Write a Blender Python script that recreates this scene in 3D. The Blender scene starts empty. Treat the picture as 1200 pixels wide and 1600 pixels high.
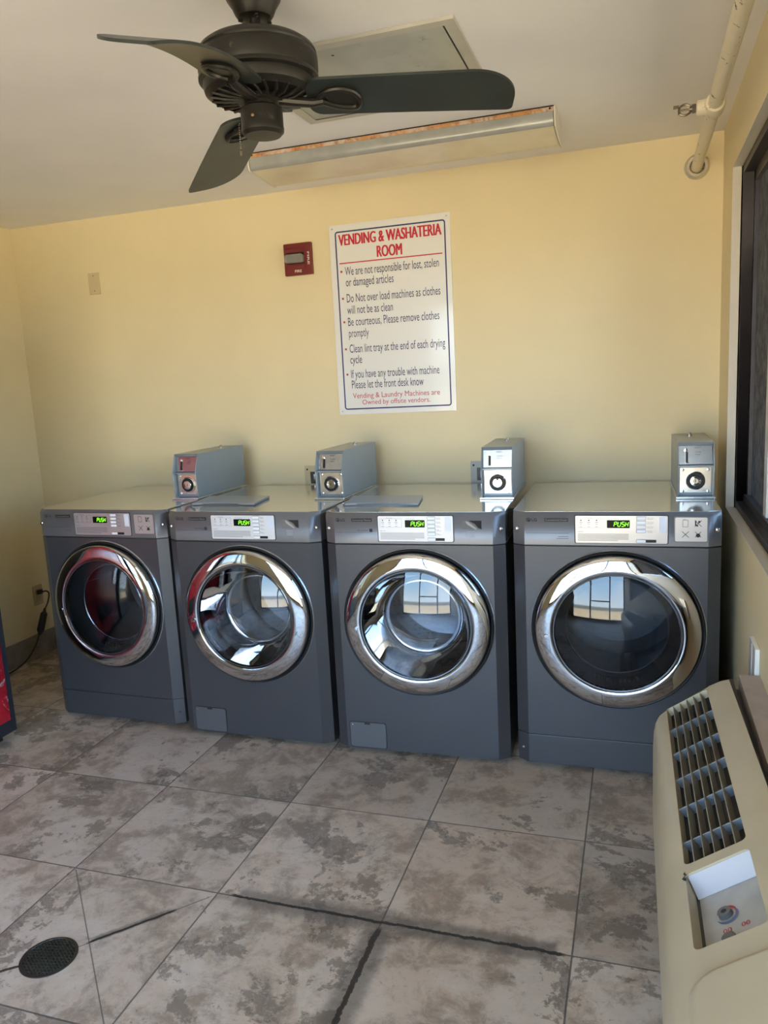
import bpy, bmesh, math, random
from mathutils import Vector, Matrix
C = bpy.context.scene.collection
S = bpy.context.scene
random.seed(7)
PI = math.pi

# ------------------------------------------------------------------ camera
cam_d = bpy.data.cameras.new('camera'); cam = bpy.data.objects.new('camera', cam_d); C.objects.link(cam)
right = Vector((0.94974013, 0.30870863, -0.05189084)); down = Vector((0.00297025, -0.17464396, -0.98462717)); fwd = Vector((-0.31302533, 0.93498581, -0.16678332))
m = Matrix((right, -down, -fwd)).transposed().to_4x4(); m.translation = Vector((2.289, -3.6316, 1.4704))
cam.matrix_world = m
cam_d.sensor_fit = 'VERTICAL'; cam_d.sensor_height = 32.0; cam_d.lens = 1209.6 / 1600 * 32.0
cam_d.clip_start = 0.02; cam_d.clip_end = 300
S.camera = cam

# ------------------------------------------------------------------ view, world, lights
S.view_settings.view_transform = 'Standard'; S.view_settings.look = 'None'
S.view_settings.exposure = 0.08; S.view_settings.gamma = 1.0; S.view_settings.use_curve_mapping = False
S.cycles.use_denoising = True; S.cycles.max_bounces = 10; S.cycles.diffuse_bounces = 6; S.cycles.glossy_bounces = 5
S.cycles.transparent_max_bounces = 16; S.cycles.caustics_reflective = False; S.cycles.sample_clamp_indirect = 6.0
XL, XR, H, YF = -1.016, 2.613, 2.40, -4.75      # left wall, right wall, ceiling, front wall (storefront)

W = bpy.data.worlds.new('daylight'); S.world = W; W.use_nodes = True
nt = W.node_tree; nt.nodes.clear()
def wn(t, **k):
    n = nt.nodes.new(t)
    for a, b in k.items(): setattr(n, a, b)
    return n
tc = wn('ShaderNodeTexCoord'); sx = wn('ShaderNodeSeparateXYZ'); nt.links.new(tc.outputs['Generated'], sx.inputs[0])
mr = wn('ShaderNodeMapRange'); mr.inputs[1].default_value = -1; mr.inputs[2].default_value = 1
nt.links.new(sx.outputs[2], mr.inputs[0])
cr = wn('ShaderNodeValToRGB'); el = cr.color_ramp.elements
SKY = [(0.0, (0.62, 0.50, 0.36)), (0.40, (0.92, 0.74, 0.50)), (0.485, (0.84, 0.70, 0.50)), (0.495, (0.22, 0.24, 0.24)), (0.508, (0.30, 0.33, 0.33)), (0.515, (0.84, 0.97, 1.1)), (0.60, (0.52, 0.78, 1.1)), (0.80, (0.34, 0.58, 1.0)), (1.0, (0.2, 0.4, 0.95))]
el[0].position = SKY[0][0]; el[0].color = (*SKY[0][1], 1); el[1].position = SKY[-1][0]; el[1].color = (*SKY[-1][1], 1)
for p, c in SKY[1:-1]:
    e = el.new(p); e.color = (*c, 1)
nt.links.new(mr.outputs[0], cr.inputs[0])
nz = wn('ShaderNodeTexNoise'); nz.inputs['Scale'].default_value = 3.0; nz.inputs['Detail'].default_value = 5
nt.links.new(tc.outputs['Generated'], nz.inputs['Vector'])
mp = wn('ShaderNodeMapRange'); mp.inputs[1].default_value = .52; mp.inputs[2].default_value = .7; mp.inputs[3].default_value = 0; mp.inputs[4].default_value = .6
nt.links.new(nz.outputs[0], mp.inputs[0])
up_ = wn('ShaderNodeMath', operation='GREATER_THAN'); up_.inputs[1].default_value = 0.02; nt.links.new(sx.outputs[2], up_.inputs[0])
ml = wn('ShaderNodeMath', operation='MULTIPLY'); nt.links.new(mp.outputs[0], ml.inputs[0]); nt.links.new(up_.outputs[0], ml.inputs[1])
mx = wn('ShaderNodeMixRGB'); mx.inputs[2].default_value = (.85, .9, 1, 1); nt.links.new(ml.outputs[0], mx.inputs[0]); nt.links.new(cr.outputs[0], mx.inputs[1])
bg = wn('ShaderNodeBackground'); bg.inputs['Strength'].default_value = 12.0; nt.links.new(mx.outputs[0], bg.inputs[0])
wo = wn('ShaderNodeOutputWorld'); nt.links.new(bg.outputs[0], wo.inputs[0])

def portal(name, loc, rot, sx_, sy_):
    l = bpy.data.lights.new(name, 'AREA'); l.shape = 'RECTANGLE'; l.size = sx_; l.size_y = sy_; l.cycles.is_portal = True
    o = bpy.data.objects.new(name, l); C.objects.link(o); o.location = loc; o.rotation_euler = rot
portal('storefront_daylight', ((.07 + XR) / 2, YF + .06, 1.18), (PI / 2, 0, PI), XR - .07, 2.2)
# the window in the right wall
WY0, WY1, WZ0, WZ1 = -3.3, -0.348, 0.906, 2.181
portal('window_daylight', (XR + .16, (WY0 + WY1) / 2, (WZ0 + WZ1) / 2), (0, PI / 2, 0), WZ1 - WZ0, WY1 - WY0)

# ------------------------------------------------------------------ materials
MATS = {}
class NT:
    """small helper to write node maths"""
    def __init__(s, name):
        s.m = bpy.data.materials.new(name); s.m.use_nodes = True; s.t = s.m.node_tree; s.b = s.t.nodes['Principled BSDF']; s.out = s.t.nodes['Material Output']
    def n(s, t, **k):
        x = s.t.nodes.new(t)
        for a, b in k.items(): setattr(x, a, b)
        return x
    def l(s, a, b): s.t.links.new(a, b)
    def setin(s, sock, v):
        if isinstance(v, bpy.types.NodeSocket): s.l(v, sock)
        else: sock.default_value = v
    def math(s, op, a, b=0.0, c=None, clamp=False):
        x = s.n('ShaderNodeMath', operation=op, use_clamp=clamp); s.setin(x.inputs[0], a); s.setin(x.inputs[1], b)
        if c is not None: s.setin(x.inputs[2], c)
        return x.outputs[0]
    def mix(s, f, a, b, mode='MIX'):
        x = s.n('ShaderNodeMixRGB', blend_type=mode); s.setin(x.inputs[0], f)
        s.setin(x.inputs[1], (*a, 1) if isinstance(a, tuple) else a); s.setin(x.inputs[2], (*b, 1) if isinstance(b, tuple) else b)
        return x.outputs[0]
    def noise(s, vec, scale, detail=4, rough=.55, dist=0.0):
        x = s.n('ShaderNodeTexNoise'); s.setin(x.inputs['Vector'], vec); x.inputs['Scale'].default_value = scale
        x.inputs['Detail'].default_value = detail; x.inputs['Roughness'].default_value = rough; x.inputs['Distortion'].default_value = dist
        return x.outputs[0]
    def step(s, v, a, b):
        x = s.n('ShaderNodeMapRange'); x.interpolation_type = 'SMOOTHSTEP'; s.setin(x.inputs[0], v); x.inputs[1].default_value = a; x.inputs[2].default_value = b
        return x.outputs[0]
    def obj(s): return s.n('ShaderNodeTexCoord').outputs['Object']
    def bump(s, h, strength=.2, dist=.002):
        x = s.n('ShaderNodeBump'); s.setin(x.inputs['Height'], h); x.inputs['Strength'].default_value = strength; x.inputs['Distance'].default_value = dist
        s.l(x.outputs[0], s.b.inputs['Normal'])
def mat(name, col, rough=.5, metal=0.0, coat=0.0, emit=None, es=1.0, spec=None, var=0.0, vscale=6, dirt=None, dscale=9, dthr=.62, bump=0, bscale=60):
    if name in MATS: return MATS[name]
    N = NT(name); b = N.b
    b.inputs['Base Color'].default_value = (*col, 1); b.inputs['Roughness'].default_value = rough; b.inputs['Metallic'].default_value = metal
    b.inputs['Coat Weight'].default_value = coat; b.inputs['Coat Roughness'].default_value = .08
    if spec is not None: b.inputs['Specular IOR Level'].default_value = spec
    if emit: b.inputs['Emission Color'].default_value = (*emit, 1); b.inputs['Emission Strength'].default_value = es
    v = N.obj(); c = None
    f = N.noise(v, vscale, 5)
    lo = tuple(x * (1 - var) for x in col); hi = tuple(min(1, x * (1 + var)) for x in col)
    c = N.mix(N.step(f, .3, .7), lo, hi)
    if dirt:
        c = N.mix(N.math('MULTIPLY', N.step(N.noise(v, dscale, 8, .65), dthr, dthr + .08), .8), c, dirt)
    N.l(c, b.inputs['Base Color'])
    if bump: N.bump(N.noise(v, bscale, 3), bump)
    MATS[name] = N.m
    return N.m
def mat_glass(name, tint, ior=1.5, rough=0.0):
    N = NT(name); N.t.nodes.remove(N.b)
    tr = N.n('ShaderNodeBsdfTransparent'); tr.inputs[0].default_value = (*tint, 1)
    gl = N.n('ShaderNodeBsdfGlossy'); gl.inputs['Roughness'].default_value = rough
    fr = N.n('ShaderNodeFresnel'); fr.inputs[0].default_value = ior
    mxx = N.n('ShaderNodeMixShader'); N.l(fr.outputs[0], mxx.inputs[0]); N.l(tr.outputs[0], mxx.inputs[1]); N.l(gl.outputs[0], mxx.inputs[2]); N.l(mxx.outputs[0], N.out.inputs[0])
    MATS[name] = N.m
    return N.m

wall_m = mat('cream_paint', (.78, .672, .435), .55, var=.02, vscale=2.5, bump=.25, bscale=90, dirt=(.66, .57, .40), dscale=14, dthr=.76)
ceil_m = mat('ceiling_paint', (.83, .83, .87), .7, var=.02, vscale=3, bump=.1)
trim_m = mat('cream_trim_paint', (.74, .68, .58), .45, var=.03)
bronze_m = mat('dark_bronze_frame', (.045, .038, .041), .42, metal=.3, var=.2)
slate_m = mat('slate_metallic_paint', (.076, .079, .092), .38, metal=.5, coat=.2, var=.02)
fascia_m = mat('silver_slate_fascia', (.16, .16, .175), .40, metal=.45, coat=.15, var=.02)
top_m = mat('glossy_grey_top', (.60, .60, .57), .12, metal=.75, coat=.2, var=.03)
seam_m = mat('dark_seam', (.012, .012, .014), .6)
chrome_m = mat('polished_chrome', (.66, .67, .70), .03, metal=1)
steel_m = mat('brushed_steel', (.62, .60, .58), .22, metal=1, var=.1, vscale=30)
boxsteel_m = mat('coin_box_grey_steel', (.25, .30, .345), .32, metal=.2, coat=.2, var=.03)
foot_m = mat('bright_zinc', (.75, .82, .85), .18, metal=.9)
rubber_m = mat('black_rubber', (.012, .012, .013), .45)
blk_m = mat('black_plastic', (.015, .015, .017), .4, spec=.25)
panel_m = mat('silver_panel', (.48, .48, .51), .28, metal=.55, var=.02)
panelw_m = mat('pale_panel', (.70, .70, .745), .35, metal=.15, var=.02)
btn_m = mat('white_button', (.80, .83, .92), .35)
ink_m = mat('grey_ink', (.13, .13, .14), .8, spec=.1)
disp_m = mat('display_black', (.004, .006, .004), .3, spec=.12)
led_m = mat('green_led', (.1, .9, .02), .5, emit=(.28, 1.0, .03), es=1.6)
drum_glass = mat_glass('smoked_door_glass', (.68, .72, .78), 1.7)
bowl_glass = mat_glass('inner_bowl_glass', (.85, .88, .9), 1.45)
pane_m = mat_glass('clear_pane', (.92, .94, .93), 1.3)
tint_m = mat_glass('dusty_window_pane', (.80, .84, .86), 1.35, .05)
white_m = mat('white_enamel', (.80, .80, .80), .25, coat=.5)
navy_m = mat('navy_ink', (.02, .03, .16), .4)
red_m = mat('red_ink', (.55, .01, .04), .4)
dtext_m = mat('dark_blue_ink', (.035, .04, .13), .4)
pink_m = mat('light_red_ink', (.52, .05, .10), .4)
fan_m = mat('dark_bronze_fan', (.018, .016, .014), .40, metal=.4, var=.2, vscale=14, dirt=(.11, .085, .06), dscale=20, dthr=.62)
blade_m = mat('dark_green_blade', (.014, .019, .018), .38, var=.25, vscale=9, dirt=(.12, .11, .09), dscale=28, dthr=.74)
alarm_m = mat('alarm_red', (.16, .012, .012), .4, var=.1)
pl_beige = mat('beige_plate', (.62, .52, .33), .4)
acm = mat('yellowed_beige_plastic', (.53, .455, .315), .38, var=.05, vscale=5, dirt=(.42, .34, .22), dscale=7, dthr=.70)
acgrill = mat('grey_beige_grille', (.30, .27, .21), .4, var=.1)
acpanel = mat('worn_aluminium_panel', (.47, .48, .48), .38, metal=.4, var=.12, vscale=14, dirt=(.25, .25, .24), dscale=16, dthr=.62)
sleeve_m = mat('dusty_brown_sleeve', (.40, .34, .31), .7, var=.06, vscale=12)
vred = mat('vending_red', (.42, .012, .022), .22, coat=.4, var=.1)
vblk = mat('vending_black', (.02, .022, .03), .35)

# rusty rail for the light
def mk_rust():
    N = NT('rusty_rail'); v = N.obj()
    f = N.step(N.noise(v, 6, 8, .7), .38, .56)
    c = N.mix(f, (.62, .58, .54), (.55, .27, .10)); c = N.mix(N.math('MULTIPLY', N.step(N.noise(v, 38, 6, .7), .5, .65), .7), c, (.30, .10, .04))
    N.l(c, N.b.inputs['Base Color']); N.b.inputs['Roughness'].default_value = .7; MATS['rust'] = N.m; return N.m
rust_m = mk_rust()
def mk_pipe():
    N = NT('chipped_cream_pipe_paint'); v = N.obj()
    f = N.step(N.noise(v, 42, 6, .65), .62, .66)
    c = N.mix(f, (.74, .67, .52), (.10, .08, .07)); N.l(c, N.b.inputs['Base Color']); N.b.inputs['Roughness'].default_value = .45
    N.bump(N.noise(v, 30, 4), .5, .003); return N.m
pipe_m = mk_pipe()
def mk_lens():
    N = NT('yellowed_prismatic_lens'); v = N.obj()
    w = N.n('ShaderNodeTexVoronoi', feature='F1'); N.l(v, w.inputs['Vector']); w.inputs['Scale'].default_value = 150
    c = N.mix(N.step(N.noise(v, 5, 4), .4, .7), (.70, .64, .50), (.62, .54, .40)); N.l(c, N.b.inputs['Base Color'])
    N.b.inputs['Roughness'].default_value = .3; N.b.inputs['Coat Weight'].default_value = .3; N.bump(w.outputs[0], .25, .002); return N.m
lens_m = mk_lens()
clearside_m = mat('cloudy_clear_acrylic', (.36, .37, .36), .22, metal=.1, var=.1, vscale=8)
def mk_hatch():
    N = NT('aged_galvanised_hatch'); v = N.obj()
    c = N.mix(N.step(N.noise(v, 5, 6), .35, .65), (.33, .35, .33), (.42, .44, .41))
    c = N.mix(N.math('MULTIPLY', N.step(N.noise(v, 17, 8, .7), .60, .70), .8), c, (.16, .12, .09)); N.l(c, N.b.inputs['Base Color'])
    N.b.inputs['Roughness'].default_value = .38; N.b.inputs['Metallic'].default_value = .35; return N.m
hatch_m = mk_hatch()
def mk_drum():
    N = NT('perforated_drum_steel'); v = N.obj()
    w = N.n('ShaderNodeTexVoronoi', feature='F1'); N.l(v, w.inputs['Vector']); w.inputs['Scale'].default_value = 55; w.inputs['Randomness'].default_value = .15
    f = N.step(w.outputs[0], .22, .28); c = N.mix(f, (.02, .02, .02), (.50, .50, .51)); N.l(c, N.b.inputs['Base Color'])
    N.b.inputs['Metallic'].default_value = .9; N.b.inputs['Roughness'].default_value = .25; return N.m
drum_m = mk_drum()
ddrum_m = mat('dark_drum_enamel', (.10, .11, .125), .35, metal=.4)

TX, TY, TT = 1.1055, -1.834, .512
def mk_floor():
    N = NT('stone_look_tiles'); v = N.obj(); s = N.n('ShaderNodeSeparateXYZ'); N.l(v, s.inputs[0]); x, y = s.outputs[0], s.outputs[1]
    u = N.math('DIVIDE', N.math('SUBTRACT', x, TX), TT); w = N.math('DIVIDE', N.math('SUBTRACT', y, TY), TT)
    iu, iw = N.math('FLOOR', u), N.math('FLOOR', w); fu, fw = N.math('SUBTRACT', u, iu), N.math('SUBTRACT', w, iw)
    du = N.math('MULTIPLY', N.math('MINIMUM', fu, N.math('SUBTRACT', 1.0, fu)), TT); dw = N.math('MULTIPLY', N.math('MINIMUM', fw, N.math('SUBTRACT', 1.0, fw)), TT)
    edge = N.math('MINIMUM', du, dw)
    cid = N.n('ShaderNodeCombineXYZ'); N.l(iu, cid.inputs[0]); N.l(iw, cid.inputs[1])
    wn_ = N.n('ShaderNodeTexWhiteNoise', noise_dimensions='2D'); N.l(cid.outputs[0], wn_.inputs['Vector'])
    off = N.n('ShaderNodeVectorMath', operation='MULTIPLY_ADD'); N.l(wn_.outputs['Color'], off.inputs[0]); off.inputs[1].default_value = (17, 23, 11); N.l(v, off.inputs[2]); p = off.outputs[0]
    n1 = N.noise(p, 3.0, 10, .68, .3); n2 = N.noise(p, 2.9, 13, .72, .25); n3 = N.noise(p, 15, 10, .72, .3); n4 = N.noise(p, 8.5, 9, .68, .4); n5 = N.noise(p, 60, 5, .6)
    c = N.mix(N.step(n4, .40, .60), (.31, .235, .178), (.53, .420, .330))
    c = N.mix(N.math('MULTIPLY', N.step(n1, .50, .58), .75), c, (.58, .485, .40))
    c = N.mix(N.math('MULTIPLY', N.step(n3, .55, .70), .38), c, (.47, .305, .215))
    dark = N.step(N.math('ADD', N.math('MULTIPLY', n2, .80), N.math('MULTIPLY', n3, .20)), .540, .556)
    c = N.mix(N.math('MULTIPLY', dark, .78), c, N.mix(N.step(n3, .4, .6), (.13, .098, .073), (.21, .165, .128)))
    vein = N.math('MULTIPLY', N.step(N.math('ABSOLUTE', N.math('SUBTRACT', n3, .5)), .022, .0), .35); c = N.mix(vein, c, (.58, .52, .46))
    c = N.mix(N.math('MULTIPLY', N.step(n5, .58, .72), .35), c, (.13, .115, .10))
    br = N.math('ADD', .86, N.math('MULTIPLY', wn_.outputs['Value'], .26)); cc = N.n('ShaderNodeCombineXYZ')
    for i in range(3): N.l(br, cc.inputs[i])
    c = N.mix(1.0, c, cc.outputs[0], 'MULTIPLY')
    wob = N.math('MULTIPLY', N.math('SUBTRACT', N.noise(v, 22, 5, .7), .5), .020)
    def seg(ax, ay, bx, by, wid, wobble=0.0, soft=.0012):
        L = math.hypot(bx - ax, by - ay); tx, ty = (bx - ax) / L, (by - ay) / L
        t = N.math('ADD', N.math('MULTIPLY', x, tx), N.math('MULTIPLY', y, ty)); t = N.math('SUBTRACT', t, ax * tx + ay * ty)
        d = N.math('SUBTRACT', N.math('ADD', N.math('MULTIPLY', x, -ty), N.math('MULTIPLY', y, tx)), -ax * ty + ay * tx)
        if wobble: d = N.math('ADD', d, N.math('MULTIPLY', wob, wobble))
        d = N.math('ABSOLUTE', d); a = N.math('SUBTRACT', 1.0, N.step(d, wid, wid + soft))
        i = N.math('MULTIPLY', N.step(t, 0, .02), N.math('SUBTRACT', 1.0, N.step(t, L - .02, L))); return N.math('MULTIPLY', a, i)
    grout = N.math('SUBTRACT', 1.0, N.step(edge, .0016, .0030))
    cuts = N.math('MAXIMUM', seg(.594, -1.834, 1.095, -2.340, .0010), seg(.80, -2.18, 1.100, -1.846, .0012))
    c = N.mix(N.math('MULTIPLY', N.math('MAXIMUM', grout, cuts), .85), c, (.085, .078, .072))
    halo = None
    for a in ((1.16, -1.834, 2.10, -1.834, .020, 2.4, .035), (1.6175, -2.45, 1.6175, -1.85, .022, 2.4, .035), (.86, -2.105, 1.02, -1.93, .005, 1.0, .012)):
        k = seg(*a); halo = k if halo is None else N.math('MAXIMUM', halo, k)
    c = N.mix(N.math('MULTIPLY', halo, .62), c, (.075, .068, .062))
    crk = None
    for a in ((1.14, -1.834, 2.12, -1.834, .0050, 1.3), (1.6175, -2.45, 1.6175, -1.85, .0070, 1.3), (.855, -2.115, 1.03, -1.925, .0042, .5), (.64, -2.31, .76, -2.21, .0038, .5)):
        k = seg(*a); crk = k if crk is None else N.math('MAXIMUM', crk, k)
    c = N.mix(N.math('MULTIPLY', crk, .92), c, (.018, .016, .015))
    N.l(c, N.b.inputs['Base Color'])
    N.l(N.math('ADD', .30, N.math('MULTIPLY', n3, .28)), N.b.inputs['Roughness'])
    h = N.math('ADD', N.math('MULTIPLY', n3, .35), N.math('SUBTRACT', N.math('MULTIPLY', n5, .15), N.math('MULTIPLY', N.math('MAXIMUM', grout, crk), 1.0)))
    N.bump(h, .35, .004); return N.m
floor_m = mk_floor()
def mk_bt():
    N = NT('stone_look_skirting'); v = N.obj(); n = N.noise(v, 5, 8, .65, .8)
    N.l(N.mix(N.step(n, .35, .65), (.17, .145, .12), (.32, .285, .25)), N.b.inputs['Base Color']); N.b.inputs['Roughness'].default_value = .45; return N.m
skirt_m = mk_bt()

# ------------------------------------------------------------------ geometry helpers
class MB:
    def __init__(s): s.v = []; s.f = []; s.mi = []; s.cur = 0
    def add(s, vs, fs):
        o = len(s.v); s.v += [tuple(p) for p in vs]; s.f += [tuple(i + o for i in f) for f in fs]; s.mi += [s.cur] * len(fs); return s
    def box(s, x0, x1, y0, y1, z0, z1):
        return s.add([(x, y, z) for z in (z0, z1) for y in (y0, y1) for x in (x0, x1)], [(0, 2, 3, 1), (4, 5, 7, 6), (0, 1, 5, 4), (2, 6, 7, 3), (0, 4, 6, 2), (1, 3, 7, 5)])
    def obox(s, c, ax, ay, az, hx, hy, hz):
        c, ax, ay, az = Vector(c), Vector(ax), Vector(ay), Vector(az)
        return s.add([c + ax * hx * i + ay * hy * j + az * hz * k for k in (-1, 1) for j in (-1, 1) for i in (-1, 1)], [(0, 2, 3, 1), (4, 5, 7, 6), (0, 1, 5, 4), (2, 6, 7, 3), (0, 4, 6, 2), (1, 3, 7, 5)])
    def prism(s, poly, a, b, axis='z'):
        n = len(poly)
        f = {'z': lambda p, t: (p[0], p[1], t), 'y': lambda p, t: (p[0], t, p[1]), 'x': lambda p, t: (t, p[0], p[1])}[axis]
        return s.add([f(p, a) for p in poly] + [f(p, b) for p in poly], [tuple(range(n))[::-1], tuple(range(n, 2 * n))] + [(i, (i + 1) % n, (i + 1) % n + n, i + n) for i in range(n)])
    def lathe(s, prof, c=(0, 0, 0), axis='z', n=64, cap0=False, cap1=False, a0=0, a1=2 * PI):
        full = abs(a1 - a0 - 2 * PI) < 1e-6; m_ = n if full else n + 1
        vs = []
        for r, t in prof:
            for i in range(m_):
                a = a0 + (a1 - a0) * i / n; p = (r * math.cos(a), r * math.sin(a))
                vs.append({'z': (c[0] + p[0], c[1] + p[1], c[2] + t), 'y': (c[0] + p[0], c[1] + t, c[2] + p[1]), 'x': (c[0] + t, c[1] + p[0], c[2] + p[1])}[axis])
        fs = []
        for k in range(len(prof) - 1):
            for i in range(n):
                j = (i + 1) % m_; fs.append((k * m_ + i, k * m_ + j, (k + 1) * m_ + j, (k + 1) * m_ + i))
        if cap0: fs.append(tuple(range(m_)))
        if cap1: fs.append(tuple((len(prof) - 1) * m_ + i for i in range(m_)))
        return s.add(vs, fs)
    def tube(s, pts, r, n=10, caps=True):
        pts = [Vector(p) for p in pts]; rs = r if isinstance(r, (list, tuple)) else [r] * len(pts); vs = []; up = None
        for i, p in enumerate(pts):
            d = ((pts[min(i + 1, len(pts) - 1)] - pts[max(i - 1, 0)])).normalized()
            if up is None: up = Vector((0, 0, 1)) if abs(d.z) < .9 else Vector((1, 0, 0))
            a = d.cross(up).normalized(); b = a.cross(d).normalized(); up = b
            vs += [p + a * rs[i] * math.cos(2 * PI * k / n) + b * rs[i] * math.sin(2 * PI * k / n) for k in range(n)]
        fs = [(i * n + k, i * n + (k + 1) % n, (i + 1) * n + (k + 1) % n, (i + 1) * n + k) for i in range(len(pts) - 1) for k in range(n)]
        if caps: fs += [tuple(range(n))[::-1], tuple((len(pts) - 1) * n + k for k in range(n))]
        return s.add(vs, fs)
    def grid(s, rows, closed=False):
        m_ = len(rows[0]); fs = []
        for i in range(len(rows) - 1):
            for k in range(m_ if closed else m_ - 1): fs.append((i * m_ + k, i * m_ + (k + 1) % m_, (i + 1) * m_ + (k + 1) % m_, (i + 1) * m_ + k))
        return s.add([p for r in rows for p in r], fs)
    def build(s, name, mats, parent=None, bevel=0, smooth=35, seg=2, **props):
        me = bpy.data.meshes.new(name); me.from_pydata(s.v, [], s.f)
        mats = mats if isinstance(mats, (list, tuple)) else [mats]
        for q in mats: me.materials.append(q)
        for p, i in zip(me.polygons, s.mi): p.material_index = min(i, len(mats) - 1)
        bm = bmesh.new(); bm.from_mesh(me)
        bmesh.ops.remove_doubles(bm, verts=bm.verts, dist=1e-6); bmesh.ops.recalc_face_normals(bm, faces=bm.faces)
        if bevel:
            ed = [e for e in bm.edges if e.is_manifold and e.calc_face_angle(0) > math.radians(28)]
            bmesh.ops.bevel(bm, geom=ed, offset=bevel, segments=seg, affect='EDGES', profile=.5, clamp_overlap=True)
        for f in bm.faces: f.smooth = True
        for e in bm.edges: e.smooth = (not e.is_manifold) or e.calc_face_angle(0) < math.radians(smooth)
        bm.to_mesh(me); bm.free()
        o = bpy.data.objects.new(name, me); C.objects.link(o)
        if bevel: wm = o.modifiers.new('weighted', 'WEIGHTED_NORMAL'); wm.keep_sharp = True
        if parent: o.parent = parent
        for k, v in props.items(): o[k] = v
        return o
def thing(name, label, cat, loc=(0, 0, 0), rz=0, group=None, matrix=None):
    o = bpy.data.objects.new(name, None); C.objects.link(o); o.empty_display_size = .05
    o.location = loc; o.rotation_euler = (0, 0, rz)
    if matrix is not None: o.matrix_world = matrix
    o['label'] = label; o['category'] = cat
    if group: o['group'] = group
    return o
def struct(o): o['kind'] = 'structure'; return o
def rrect(x0, x1, z0, z1, r, n=5):
    pts = []
    for cx, cz, a in ((x1 - r, z0 + r, -PI / 2), (x1 - r, z1 - r, 0), (x0 + r, z1 - r, PI / 2), (x0 + r, z0 + r, PI)):
        for i in range(n + 1): t = a + PI / 2 * i / n; pts.append((cx + r * math.cos(t), cz + r * math.sin(t)))
    return pts
_tc = {}
def text_geo(txt, bold=0.0):
    """vertices/faces of a line of lettering in x,y with baseline at y=0"""
    if (txt, bold) in _tc: return _tc[(txt, bold)]
    cu = bpy.data.curves.new('t', 'FONT'); cu.body = txt; cu.size = 1; cu.offset = bold; cu.resolution_u = 3; cu.extrude = 0
    o = bpy.data.objects.new('t', cu); C.objects.link(o); bpy.context.view_layer.update()
    me = bpy.data.meshes.new_from_object(o.evaluated_get(bpy.context.evaluated_depsgraph_get()))
    g = ([(v.co.x, v.co.y) for v in me.vertices], [tuple(p.vertices) for p in me.polygons])
    bpy.data.objects.remove(o); bpy.data.curves.remove(cu); bpy.data.meshes.remove(me)
    _tc[(txt, bold)] = g; return g
def text(mb, txt, x0, x1, zb, cap, y, bold=0.0, f=None, fat=0.0):
    if fat:      # heavier stroke: the line struck five times, slightly apart
        for k_ in (-1, -.5, 0, .5, 1): text(mb, txt, x0 + fat + k_ * fat, x1 - fat + k_ * fat, zb, cap, y - .00002 * k_, bold, f)
        return
    vs, fs = text_geo(txt, bold); a = min(v[0] for v in vs); b = max(v[0] for v in vs); k = (x1 - x0) / (b - a); h = cap / .70
    f = f or (lambda X, Z: (X, y, Z))
    mb.add([f(x0 + (v[0] - a) * k, zb + v[1] * h) for v in vs], fs)
def text_w(mb, txt, x0, zb, cap, y, sq=1.0, bold=0.0, center=False, f=None):
    vs, _ = text_geo(txt, bold); w = (max(v[0] for v in vs) - min(v[0] for v in vs)) * cap / .70 * sq
    if center: x0 -= w / 2
    text(mb, txt, x0, x0 + w, zb, cap, y, bold, f); return w

# ------------------------------------------------------------------ room shell
T = .15
struct(MB().box(XL - T, XR + T, YF - T, T, -.12, 0).build('floor', floor_m))
struct(MB().box(XL - T, XR + T, YF - T, T, H, H + .12).build('ceiling', ceil_m))
struct(MB().box(XL, XR, 0, T, 0, H).build('wall_back', wall_m))
struct(MB().box(XL - T, XL, YF - T, T, 0, H).build('wall_left', wall_m))
w = MB(); w.box(XR, XR + T, WY1, T, 0, H).box(XR, XR + T, YF - T, WY0, 0, H).box(XR, XR + T, WY0, WY1, 0, WZ0).box(XR, XR + T, WY0, WY1, WZ1, H)
struct(w.build('wall_right', wall_m))
w = MB(); w.box(XL, XR, YF - T, YF, 2.28, H).box(XL, XR, YF - T, YF, 0, .06).box(XL, .07, YF - T, YF, .06, 2.28)
struct(w.build('wall_front', wall_m))
struct(MB().box(XL, XL + .009, YF, -.009, 0, .135).build('baseboard_left', skirt_m, bevel=.002))
struct(MB().box(XL + .009, XR, -.009, 0, 0, .135).build('baseboard_back', skirt_m, bevel=.002))

# window in right wall: cream jamb liner, dark frame, panes
o = MB()
for a in ((XR, XR + .03, WY1 - .004, WY1, WZ0, WZ1), (XR, XR + .03, WY0, WY0 + .004, WZ0, WZ1), (XR, XR + .03, WY0, WY1, WZ0, WZ0 + .004), (XR, XR + .03, WY0, WY1, WZ1 - .004, WZ1)): o.box(*a)
struct(o.build('trim_1', trim_m))
win = struct(MB().box(XR + .034, XR + .115, WY1 - .030, WY1 - .006, WZ0 + .006, WZ1 - .006).box(XR + .034, XR + .115, WY0 + .006, WY0 + .03, WZ0 + .006, WZ1 - .006)
       .box(XR + .034, XR + .115, WY0 + .03, WY1 - .03, WZ0 + .006, WZ0 + .032).box(XR + .034, XR + .115, WY0 + .03, WY1 - .03, WZ1 - .032, WZ1 - .006)
       .box(XR + .07, XR + .105, WY1 - .065, WY1 - .03, WZ0 + .032, WZ1 - .032).box(XR + .07, XR + .105, WY0 + .03, WY1 - .03, WZ1 - .07, WZ1 - .032)
       .box(XR + .06, XR + .105, WY0 + .03, WY1 - .03, WZ0 + .032, WZ0 + .06).build('window_1', bronze_m, bevel=.0015))
MB().box(XR + .092, XR + .095, WY0 + .03, WY1 - .065, WZ0 + .06, WZ1 - .07).build('window_pane', tint_m, win)
N = NT('dusty_insect_screen'); N.t.nodes.remove(N.b)      # a woven screen: open when faced, closed at a grazing angle
lw = N.n('ShaderNodeLayerWeight'); lw.inputs[0].default_value = .5
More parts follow.
